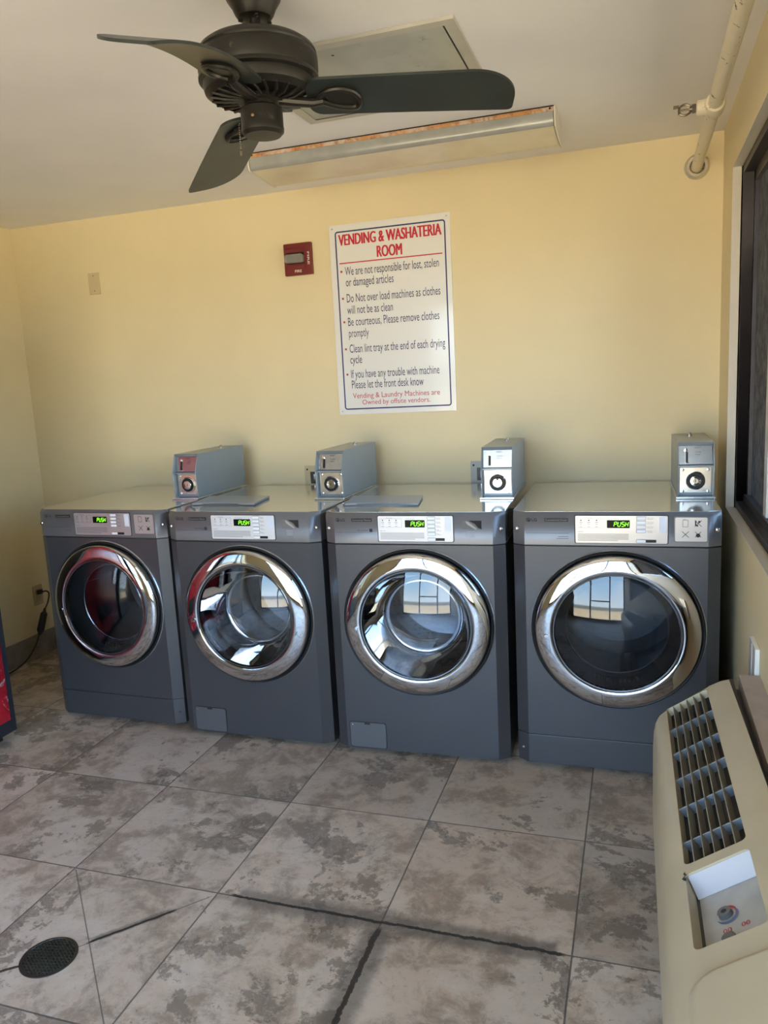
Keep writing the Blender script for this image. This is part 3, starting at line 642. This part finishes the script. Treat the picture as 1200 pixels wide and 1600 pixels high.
# ------------------------------------------------------------------ ceiling fan
FX, FY = 1.422, -1.81
fan = thing('ceiling_fan', 'dark bronze three-blade ceiling fan hanging from the ceiling', 'ceiling fan', (FX, FY, H))
MB().lathe([(0, -.0005), (.062, -.0005), (.066, -.012), (.064, -.03), (.052, -.048), (.046, -.062), (.040, -.070), (.026, -.073), (.0, -.073)], n=48).build('canopy', fan_m, fan)
cs = MB()
for i in range(4): a = i * PI / 2 + .6; cs.lathe([(.006, 0), (.005, .004), (0, .005)], (.034 * math.cos(a), .034 * math.sin(a), -.078), 'z', 10)
cs.build('canopy_screws', blk_m, fan)
MB().tube([(0, 0, -.06), (0, 0, -.15)], .0135, 20).build('downrod', fan_m, fan)
MB().lathe([(.0, -.118), (.05, -.119), (.092, -.123), (.122, -.131), (.136, -.141), (.1405, -.150), (.1385, -.154), (.1415, -.158), (.1425, -.166), (.1425, -.190), (.1405, -.200), (.143, -.204), (.143, -.210), (.137, -.213), (.120, -.214), (.0, -.214)], n=80).build('motor_housing', fan_m, fan)
vb = MB().lathe([(.133, -.212), (.134, -.222), (.130, -.236), (.118, -.244), (.113, -.246)], n=80)
for k in range(24):
    a = 2 * PI * k / 24; c_, s_ = math.cos(a), math.sin(a)
    vb.tube([(.117 * c_, .117 * s_, -.245), (.085 * math.cos(a + .12), .085 * math.sin(a + .12), -.252), (.050 * math.cos(a + .25), .050 * math.sin(a + .25), -.254)], .0035, 6)
vb.lathe([(.055, -.247), (.055, -.257), (.0, -.257)], n=40)
vb.build('vented_underside', fan_m, fan)
MB().lathe([(.0, -.218), (.104, -.218), (.104, -.236), (.0, -.236)], n=48).build('motor_core', blk_m, fan)
MB().lathe([(.036, -.250), (.036, -.270), (.044, -.272)], n=40).build('neck', fan_m, fan)
sw = MB().lathe([(.0, -.268), (.046, -.268), (.0505, -.272), (.0505, -.312), (.0515, -.316), (.0505, -.324), (.043, -.331), (.0, -.332)], n=56).build('switch_housing', fan_m, fan)
MB().lathe([(.004, 0), (.003, -.002), (0, -.0025)], (.0, -.0505, -.297), 'y', 10).build('screw', mat('dull_brass', (.3, .2, .12), .4, metal=.6), sw)
MB().lathe([(.0035, -.3325), (.0, -.3325)], (.004, -.01, 0), 'z', 10).build('finial_hole', blk_m, sw)
pc = MB(); pts = [(-.052, -.006, -.290), (-.058, -.006, -.296)] + [(-.060, -.006, -.300 - i * .0052) for i in range(11)]
for p in pts: pc.lathe([(0, -.0018), (.0013, -.0012), (.0018, 0), (.0013, .0012), (0, .0018)], p, 'z', 8)
pc.lathe([(0, 0), (.003, -.003), (.003, -.012), (0, -.015)], (-.060, -.006, -.356), 'z', 10); pc.build('pull_chain', mat('chain_brass', (.25, .21, .15), .35, metal=.8), fan)
for ang, R_, ztip, curl in ((17.0, .600, 2.140, 0.0), (131.5, .605, 2.097, 0.0), (-88.6, .588, 2.068, -.030)):
    a = math.radians(ang); d = Vector((math.cos(a), math.sin(a), 0)); s = Vector((-math.sin(a), math.cos(a), 0))    # s = counter-clockwise side
    z_r = 2.152 - H; zt = ztip - H; pitch = math.radians(13)
    sd = s * math.cos(pitch) + Vector((0, 0, -1)) * math.sin(pitch)       # counter-clockwise edge hangs lower
    r0, r1 = .112, R_ + .012
    def zc(r): u = (r - .06) / (R_ - .06); return z_r + (zt - z_r) * (u * .75 + .25 * u * u) + (-curl * 4 * u * (1 - u) if curl else 0)
    nn = 36; top, bot = [], []
    for side in (0, 1):
        rows = []
        for i in range(nn + 1):
            u = i / nn; r = r0 + (r1 - r0) * (1 - math.cos(PI * u)) / 2
            uu = (r - r0) / (r1 - r0); wd = .070 + .009 * uu
            wl = wr = wd
            if r > r1 - .014: k = (r - (r1 - .014)) / .014; wl = wd - .014 * (1 - math.sqrt(max(0, 1 - k * k)))
            if r > r1 - .11: k = (r - (r1 - .11)) / .11; wr = wd - .105 * (1 - math.sqrt(max(0, 1 - k * k)))
            e2 = .035
            if r < r0 + e2: k = 1 - (r - r0) / e2; wl = wd * (1 - .65 * (1 - math.sqrt(max(0, 1 - k * k)))); wr = wl
            base = d * r + Vector((0, 0, zc(r) + (.003 if side else -.003)))
            rows.append([tuple(base + sd * (-wr + (wl + wr) * j / 6)) for j in range(7)])
        (top if side else bot).extend(rows)
    b = MB(); n7 = 7
    b.grid(bot); b.grid(top)
    o0, o1 = 0, (nn + 1) * 7
    rim = [i * 7 for i in range(nn + 1)] + [nn * 7 + j for j in range(1, 7)] + [i * 7 + 6 for i in range(nn - 1, -1, -1)] + [j for j in range(5, 0, -1)]
    b.add([], []); b.f += [(rim[k], rim[(k + 1) % len(rim)], rim[(k + 1) % len(rim)] + o1, rim[k] + o1) for k in range(len(rim))]; b.mi += [0] * len(rim)
    bl = b.build('fan_blade', blade_m, fan, smooth=40)
    # blade bracket: arm from hub and open D-shaped loop under the blade
    br = MB(); P = lambda r, o_, dz=0: tuple(d * r + sd * o_ + Vector((0, 0, zc(r) - .008 + dz)))
    br.tube([tuple(d * .045 + Vector((0, 0, -.252))), tuple(d * .085 + Vector((0, 0, -.258))), P(.125, 0, -.006), P(.150, 0, -.003)], [.012, .012, .011, .010], 10)
    loop = [P(.138, 0), P(.150, -.022), P(.168, -.036), P(.195, -.040), P(.222, -.028), P(.238, 0), P(.236, .026), P(.222, .036), P(.185, .030), P(.155, .014), P(.138, 0)]
    br.tube(smooth_path(loop, 4), .0065, 8)
    br.obox(P(.196, 0, .004), d, sd, d.cross(sd), .036, .030, .002)
    br.build('blade_bracket', fan_m, bl)

# ------------------------------------------------------------------ ceiling hatch
HX0, HX1, HY0, HY1 = 1.165, 1.826, -1.468, -.872
ht = thing('ceiling_hatch', 'grey metal access hatch with latch in the ceiling above the fan', 'hatch', ((HX0 + HX1) / 2, (HY0 + HY1) / 2, H))
hx, hy = (HX1 - HX0) / 2, (HY1 - HY0) / 2; fr = .032
MB().box(-hx, hx, -hy, -hy + fr, -.010, -.0005).box(-hx, hx, hy - fr, hy, -.010, -.0005).box(-hx, -hx + fr, -hy + fr, hy - fr, -.010, -.0005).box(hx - fr, hx, -hy + fr, hy - fr, -.010, -.0005).build('hatch_frame', mat('hatch_frame_paint', (.45, .44, .40), .4, var=.08, dirt=(.3, .22, .15), dscale=22, dthr=.66), ht)
MB().box(-hx + fr, hx - fr, -hy + fr, hy - fr, -.0025, -.0005).build('hatch_gap', seam_m, ht)
MB().box(-hx + fr + .003, hx - fr - .006, -hy + fr + .002, hy - fr - .003, -.0085, -.003).build('hatch_door', hatch_m, ht, bevel=.001)
MB().obox((hx - fr - .006, .09, -.013), (1, 0, 0), (0, 1, 0), (0, 0, 1), .020, .009, .004).lathe([(.008, -.009), (.008, -.018), (0, -.019)], (hx - fr - .02, .09, 0), 'z', 12).build('latch', mat('rusty_latch', (.28, .24, .2), .5, metal=.4), ht, bevel=.002)
MB().lathe([(.005, 0), (0, -.001)], (-.04, -hy + fr + .05, -.0088), 'z', 10).build('screw_hole', blk_m, ht)

# ------------------------------------------------------------------ fluorescent fixture
lt = thing('ceiling_light', 'long fluorescent ceiling light with yellowed lens and rusty rail', 'ceiling light', (1.395, -.51, H))
hl = .603
MB().box(-hl, hl, -.126, -.112, -.018, -.0005).build('rusty_rail', [rust_m], lt, bevel=.001, label='rust-stained metal rail')
MB().box(-hl, hl, -.112, .125, -.018, -.0005).build('pan', trim_m, lt)
MB().box(-hl - .004, hl + .004, -.1285, -.124, -.004, -.0004).build('shadow_strip', seam_m, lt)  # dark strip coloured in as the shadow line between rail and ceiling
pr_side = [(-.124, -.018), (-.127, -.048), (-.121, -.062), (-.112, -.066)]
q = MB(); q.grid([[(x, p[0], p[1]) for p in pr_side] for x in (-hl + .002, hl - .002)]); q.build('clear_side_lens', clearside_m, lt, smooth=60)
pb = [(-.112, -.066), (-.06, -.071), (.06, -.080), (.108, -.078), (.122, -.068), (.127, -.045), (.125, -.018)]
q = MB(); q.grid([[(x, p[0], p[1]) for p in pb] for x in (-hl + .002, hl - .002)]); q.build('prismatic_lens', lens_m, lt, smooth=60)
ecp = [(-.129, -.0005), (-.131, -.05), (-.122, -.068), (.0, -.080), (.108, -.084), (.128, -.070), (.130, -.045), (.128, -.0005)]
for s_ in (-1, 1): MB().prism(ecp, s_ * hl, s_ * (hl + .006), 'x').build('end_cap', mat('end_cap_white', (.68, .64, .56), .4), lt, bevel=.001)
for s_ in (-1, 1): MB().lathe([(.004, 0), (0, -.002)], (s_ * (hl - .014), -.126, -.009), 'y', 8).build('screw', blk_m, lt)

# ------------------------------------------------------------------ sprinkler pipe
PX, PZ = 2.511, 2.272
sp = thing('sprinkler_pipe', 'chipped cream sprinkler pipe along the ceiling on the right', 'pipe', (PX, 0, PZ))
MB().tube([(0, YF + .01, 0), (0, -.001, 0)], .0215, 28).build('pipe', pipe_m, sp)
q = MB(); q.lathe([(.0225, -.001), (.030, -.016), (.040, -.017), (.048, -.010), (.050, -.001)], (0, 0, 0), 'y', 40); q.build('escutcheon', mat('brushed_nickel', (.74, .69, .60), .25, metal=.7), sp)
TYY = -.80
q = MB(); q.tube([(0, TYY - .040, 0), (0, TYY - .034, 0), (0, TYY + .034, 0), (0, TYY + .040, 0)], [.028, .031, .031, .028], 24); q.tube([(0, TYY, 0), (-.050, TYY, 0), (-.054, TYY, 0)], [.024, .023, .019], 20)
q.build('tee_fitting', pipe_m, sp, smooth=50)
hd = MB(); hd.tube([(-.052, TYY, 0), (-.066, TYY, 0)], .014, 6); hd.tube([(-.066, TYY, 0), (-.074, TYY, 0)], .010, 14)
for s_ in (-1, 1): hd.tube(smooth_path([(-.070, TYY, s_ * .009), (-.085, TYY, s_ * .016), (-.100, TYY, s_ * .012), (-.106, TYY, 0)], 4), .0035, 8)
hd.tube([(-.074, TYY, 0), (-.102, TYY, 0)], .003, 8); hd.lathe([(0, -.108), (.012, -.108), (.013, -.106)], (0, TYY, 0), 'x', 20); hd.box(-.122, -.106, TYY - .014, TYY + .014, .010, .013)
hd.build('sprinkler_head', mat('tarnished_bronze', (.20, .17, .13), .3, metal=.8), sp)

# ------------------------------------------------------------------ air conditioner under the window
dA = Vector((-0.00678569, 0.99829078, -0.05804711)); xA = Vector((0.999976977, 0.00677424499, -0.000393898617)); nA = Vector((0, 0.0580484486, 0.998313767))
mm = Matrix((xA, dA, nA)).transposed().to_4x4(); mm.translation = Vector((2.528, -1.3836, .600))
ac = thing('air_conditioner', 'beige wall air conditioner with louvred top under the window at right', 'air conditioner', matrix=mm)
prof = [(0, -.030), (0, 0), (-.020, -.006), (-.054, -.022), (-.059, -.026), (-.163, -.094), (-.172, -.100), (-.186, -.114), (-.194, -.132), (-.198, -.155), (-.200, -.20), (-.200, -.40)]
iR, iL = 4, 5
def inset(s_):
    t_ = -s_
    return 0.050 * (1 - math.sqrt(max(0, 1 - ((.055 - t_) / .055) ** 2))) if t_ < .055 else 0
Gs0, Gs1, Cs0, Cs1 = -.032, -.842, -.872, -1.085
SEND = -1.42
st = [0, -.006, -.015, -.024, Gs0, -.045, -.055]
st += [Gs0 - .06 - i * .05 for i in range(int((abs(Gs1) - abs(Gs0) - .06) / .05))] + [Gs1, Gs1 - .012, Cs0, Cs0 - .05, Cs0 - .1, Cs0 - .15, Cs1, Cs1 - .012, -1.13, -1.15, -1.16, -1.3, SEND]
st = sorted(set(round(x, 4) for x in st), reverse=True)
def prow(s_):
    k = inset(s_); out = []
    for i, (x, z) in enumerate(prof):
        wgt = max(0, min(1, (-x - .03) / .13)); xx_ = x + k * wgt; zz = z
        # near the far end the surface rolls over slightly
        if -s_ < .02: zz -= .010 * (1 - math.sqrt(max(0, 1 - ((.02 + s_) / .02) ** 2)))
        out.append((xx_, s_, zz))
    return out
b = MB(); rows = [prow(s_) for s_ in st]
for i in range(len(st) - 1):
    mid = (st[i] + st[i + 1]) / 2
    for k in range(len(prof) - 1):
        if k == iR and (Gs1 < mid < Gs0 or Cs1 < mid < Cs0): continue
        b.add([rows[i][k], rows[i][k + 1], rows[i + 1][k + 1], rows[i + 1][k]], [(0, 1, 2, 3)])
b.add(rows[0] + [(0, 0, -.40)], [tuple(range(len(prof) + 1))])
b.add(rows[-1] + [(0, SEND, -.40)], [tuple(range(len(prof) + 1))])
nv = Vector((-.068, 0, .104)).normalized()     # outward normal of the sloping band
def onb(u, s_, dep=0.0):                        # u 0 right .. 1 left
    return (-.059 - .104 * u - nv.x * dep, s_, -.026 - .068 * u - nv.z * dep)
def lip(s0, s1, dep):
    c4_ = [(0, s0), (1, s0), (1, s1), (0, s1)]
    for j in range(4):
        a, c_ = c4_[j], c4_[(j + 1) % 4]; b.add([onb(a[0], a[1]), onb(c_[0], c_[1]), onb(c_[0], c_[1], dep), onb(a[0], a[1], dep)], [(0, 1, 2, 3)])
lip(Gs0, Gs1, .022); lip(Cs0, Cs1, .035)
def fillet(u0, s0, du, ds, r=.012, n=6):
    pts = [onb(u0, s0)]; ru = r / .1243
    for i in range(n + 1):
        a = PI / 2 * i / n; pts.append(onb(u0 + du * ru * (1 - math.sin(a)), s0 + ds * r * (1 - math.cos(a))))
    b.add(pts, [tuple(range(len(pts)))])
for a_, c_ in ((Gs0, Gs1), (Cs0, Cs1)):
    for u0, du in ((0, 1), (1, -1)): fillet(u0, a_, du, -1); fillet(u0, c_, du, 1)
b.build('front_cover', acm, ac, smooth=40)
# raised filter panel nearer the viewer
def pf(v):                                     # point on the profile, v = distance to the left of the rear edge
    for (x0_, z0_), (x1_, z1_) in zip(prof[1:], prof[2:]):
        if x1_ <= -v <= x0_: k = (x0_ + v) / (x0_ - x1_); return z0_ + (z1_ - z0_) * k
    return prof[1][1]
g = MB(); rows = []
for i in range(33):
    s_ = -1.142 - (abs(SEND) - 1.142) * (i / 32) ** 1.5; row = []
    for j in range(45):
        v_ = .004 + (.182 - .004) * (1 - (1 - j / 44) ** 1.4); R1 = .045
        dx_, dy_ = .182 - v_, -1.142 - s_
        dd = min(dx_, dy_) if (dx_ > R1 or dy_ > R1) else R1 - math.hypot(R1 - dx_, R1 - dy_)
        k = max(0, min(1, dd / .013)); k = k * k * (3 - 2 * k); row.append((-v_, s_, pf(v_) - .003 + .014 * k))
    rows.append(row)
g.grid(rows); g.build('filter_panel', acm, ac, smooth=60)
g = MB(); P0 = [(1.0, -.862), (1.03, -.868), (1.01, -.875), (1.06, -.882), (1.03, -.889), (1.0, -.893), (.99, -.886), (1.02, -.880), (.98, -.873), (1.0, -.868)]
g.add([tuple(Vector(onb(u_, s_)) + nv * .0008) for u_, s_ in P0], [tuple(range(len(P0)))]); g.build('crack', blk_m, ac)
g = MB(); g.add([onb(-.02, Gs0 + .005, .075), onb(1.02, Gs0 + .005, .075), onb(1.02, Gs1 - .005, .075), onb(-.02, Gs1 - .005, .075)], [(0, 1, 2, 3)])
for u in (-.02, 1.02): g.add([onb(u, Gs0 + .005, .020), onb(u, Gs1 - .005, .020), onb(u, Gs1 - .005, .075), onb(u, Gs0 + .005, .075)], [(0, 1, 2, 3)])
for s_ in (Gs0 + .005, Gs1 - .005): g.add([onb(-.02, s_, .020), onb(1.02, s_, .020), onb(1.02, s_, .075), onb(-.02, s_, .075)], [(0, 1, 2, 3)])
g.build('grille_well', mat('dark_duct', (.035, .03, .025), .6), ac)
g = MB(); ez = Vector((-.104, 0, -.068)).normalized(); ey = Vector((0, 1, 0)); L_ = (Gs0 - Gs1) / 2
for j in range(1, 6):
    u = j / 6; c_ = Vector(onb(u, (Gs0 + Gs1) / 2, .013)); tl = (nv * .97 + ez * .1).normalized(); g.obox(c_, ey, tl, tl.cross(ey), L_, .012, .0010)
g.build('grille_bars', acgrill, ac)
for s_ in (-.172, -.325, -.468, -.607, -.746):
    c_ = Vector(onb(.5, s_, .019)); g = MB(); tv = (nv * .9 - ey * .35).normalized(); g.obox(c_, ez, tv, ez.cross(tv), .0625, .013, .0014)
    g.build('air_deflector', mat('grey_blue_vane', (.27, .29, .32), .4), ac, label='grey-blue cross vane inside the grille')
# controls
q = MB(); q.add([onb(-.02, Cs0 + .004, .034), onb(1.02, Cs0 + .004, .034), onb(1.02, Cs1 - .004, .034), onb(-.02, Cs1 - .004, .034)], [(0, 1, 2, 3)]); cp = q.build('control_plate', acpanel, ac)
q = MB(); q.add([onb(0.02, Cs0 - .001, .004), onb(.98, Cs0 - .001, .004), onb(.98, Cs0 - .030, .0335), onb(.02, Cs0 - .030, .0335)], [(0, 1, 2, 3)]); q.build('control_flap', mat('flap_grey_white', (.55, .56, .62), .35), cp)
FR = lambda u, s_, dep: Vector(onb(u, s_, dep))
def disc(mb, u, s_, r, d0, d1, n=28):
    c0, c1 = FR(u, s_, d0), FR(u, s_, d1); vs = []
    for cc_, rr_ in ((c0, r), (c1, r * .92)): vs += [tuple(cc_ + ez * rr_ * math.cos(2 * PI * i / n) + ey * rr_ * math.sin(2 * PI * i / n)) for i in range(n)]
    mb.add(vs, [tuple(range(n, 2 * n))] + [(i, (i + 1) % n, (i + 1) % n + n, i + n) for i in range(n)])
def arc(mb, u, s_, r0_, r1_, a0, a1, dep, n=24):
    cc_ = FR(u, s_, dep); vs = []
    for i in range(n + 1):
        a = math.radians(a0 + (a1 - a0) * i / n); k = (r1_ - r0_) * math.sin(PI * (i + 1) / (n + 2))
        for r_ in (r0_, r0_ + k): vs.append(tuple(cc_ + ez * r_ * math.cos(a) + ey * r_ * math.sin(a)))
    mb.add(vs, [(2 * i, 2 * i + 1, 2 * i + 3, 2 * i + 2) for i in range(n)])
q = MB(); disc(q, .62, -.972, .013, .0335, .026); q.build('dial', mat('dial_grey', (.13, .13, .13), .4), cp)
q = MB(); disc(q, .62, -.972, .005, .0258, .0255); q.build('dial_centre', blk_m, cp)
q = MB(); disc(q, .62, -1.040, .013, .0335, .026); q.build('dial', mat('dial_grey', (.13, .13, .13), .4), cp)
q = MB(); arc(q, .62, -.972, .017, .022, 20, 200, .0332); q.build('red_scale', red_m, cp)
q = MB(); arc(q, .62, -.972, .018, .0245, 150, 330, .0330); q.build('blue_scale', mat('scale_blue', (.12, .16, .28), .5), cp)
q = MB(); ft = lambda X, Z: tuple(FR(.0, -1.012, .0332) + ez * (.104 * 1.195 * X) + ey * Z)
text(q, '00', .30, .42, -.006, .011, 0, 0, lambda X, Z: ft(1 - X, Z)); text(q, '00', .56, .68, -.006, .011, 0, 0, lambda X, Z: ft(1 - X, Z)); q.build('red_marks', red_m, cp)
MB().box(-.16, .055, SEND + .02, -.02, -.40, -.120).build('chassis', mat('dark_chassis', (.04, .038, .036), .6), ac)
bs = thing('wall_sleeve', 'dusty brown metal sleeve top between the air conditioner and the window wall', 'wall sleeve', (2.558, -1.354, .600))
MB().box(0, .0545, -1.10, 0, -.012, 0).box(0, .002, -1.10, 0, -.045, -.012).build('sleeve_top', sleeve_m, bs, bevel=.0008)
MB().box(-.026, -.016, -1.10, -.012, -.040, -.010).box(-.026, .002, -1.10, -.012, -.045, -.040).build('sleeve_flange', bronze_m, bs)

# ------------------------------------------------------------------ floor drain
dn = thing('floor_drain', 'round black floor drain grate set in the tiles', 'drain', (.795, -2.182, 0))
R0 = .074
MB().lathe([(R0, .0004), (R0, .003), (R0 - .006, .0035), (R0 - .008, .0012)], n=48).build('rim', mat('worn_drain_metal', (.06, .065, .06), .35, metal=.7), dn)
MB().lathe([(R0 - .007, .0006), (0, .0006)], n=40).build('drain_well', mat('drain_black', (.004, .004, .004), .5), dn)
g = MB(); n_ = 13
for i in range(-6, 7):
    p_ = i * .0105; h_ = math.sqrt(max(0, (R0 - .007) ** 2 - p_ ** 2))
    for ax_ in (0, 1):
        a, c_ = ((1, 0, 0), (0, 1, 0)) if ax_ == 0 else ((0, 1, 0), (1, 0, 0)); g.obox(Vector(c_) * p_ + Vector((0, 0, .0018)), a, c_, (0, 0, 1), h_, .0024, .0010)
go = g.build('grate', mat('grimy_grate', (.055, .065, .055), .3, metal=.4, var=.3, dirt=(.20, .22, .20), dscale=60, dthr=.66), dn); go.rotation_euler = (0, 0, math.radians(12))

# ------------------------------------------------------------------ vending machines along the left wall
vm = thing('vending_machine', 'red drink vending machine with black trim at the left edge', 'vending machine', (XL + .04, -1.12, 0), group=None)
vd, vw, vh = .68, .93, 1.83      # depth along x, width along -y
MB().box(0, vd - .05, -vw, 0, .03, vh).build('cabinet', vblk, vm, bevel=.004)
dv = MB().box(vd - .049, vd, -vw, 0, .05, vh).build('door', vblk, vm, bevel=.006)
N = NT('red_drink_graphic'); v = N.obj(); f_ = N.noise(v, 4.5, 6, .6, 1.6); s3 = N.n('ShaderNodeSeparateXYZ'); N.l(v, s3.inputs[0])
c = N.mix(N.step(f_, .35, .65), (.20, .004, .012), (.50, .012, .025)); k_ = N.math('MULTIPLY', N.step(N.noise(v, 6, 8, .62, 2.0), .53, .62), N.math('SUBTRACT', 1.0, N.step(s3.outputs[2], .28, .45)))
N.l(N.mix(N.math('MULTIPLY', k_, .7), c, (.75, .62, .62)), N.b.inputs['Base Color']); N.b.inputs['Roughness'].default_value = .2
MB().box(vd, vd + .003, -vw + .04, -.032, .11, vh - .05).build('front_graphic', N.m, dv)
MB().box(vd + .003, vd + .02, -vw + .08, -vw + .22, .75, 1.35).build('coin_panel', steel_m, dv, bevel=.003)
MB().box(vd + .003, vd + .006, -.62, -.18, .28, .45).build('delivery_flap', blk_m, dv)
for x in (.06, vd - .10):
    for y in (-vw + .06, -.05): MB().box(x - .03, x + .03, y - .03, y + .03, 0, .032).build('foot', rubber_m, vm)
vs_ = thing('snack_machine', 'dark snack vending machine with yellow strip against the left wall nearer the entrance', 'vending machine', (XL + .04, -2.12, 0))
MB().box(0, .72, -.95, 0, .03, 1.83).build('cabinet', vblk, vs_, bevel=.006)
MB().box(.72, .726, -.70, -.06, .45, 1.70).build('front_glass', mat('snack_glass', (.04, .045, .05), .05, coat=1), vs_)
MB().box(.72, .728, -.90, -.76, .6, 1.6).build('yellow_strip', mat('strip_yellow', (.75, .62, .22), .4), vs_)
for x in (.06, .64):
    for y in (-.88, -.06): MB().box(x - .03, x + .03, y - .03, y + .03, 0, .032).build('foot', rubber_m, vs_)
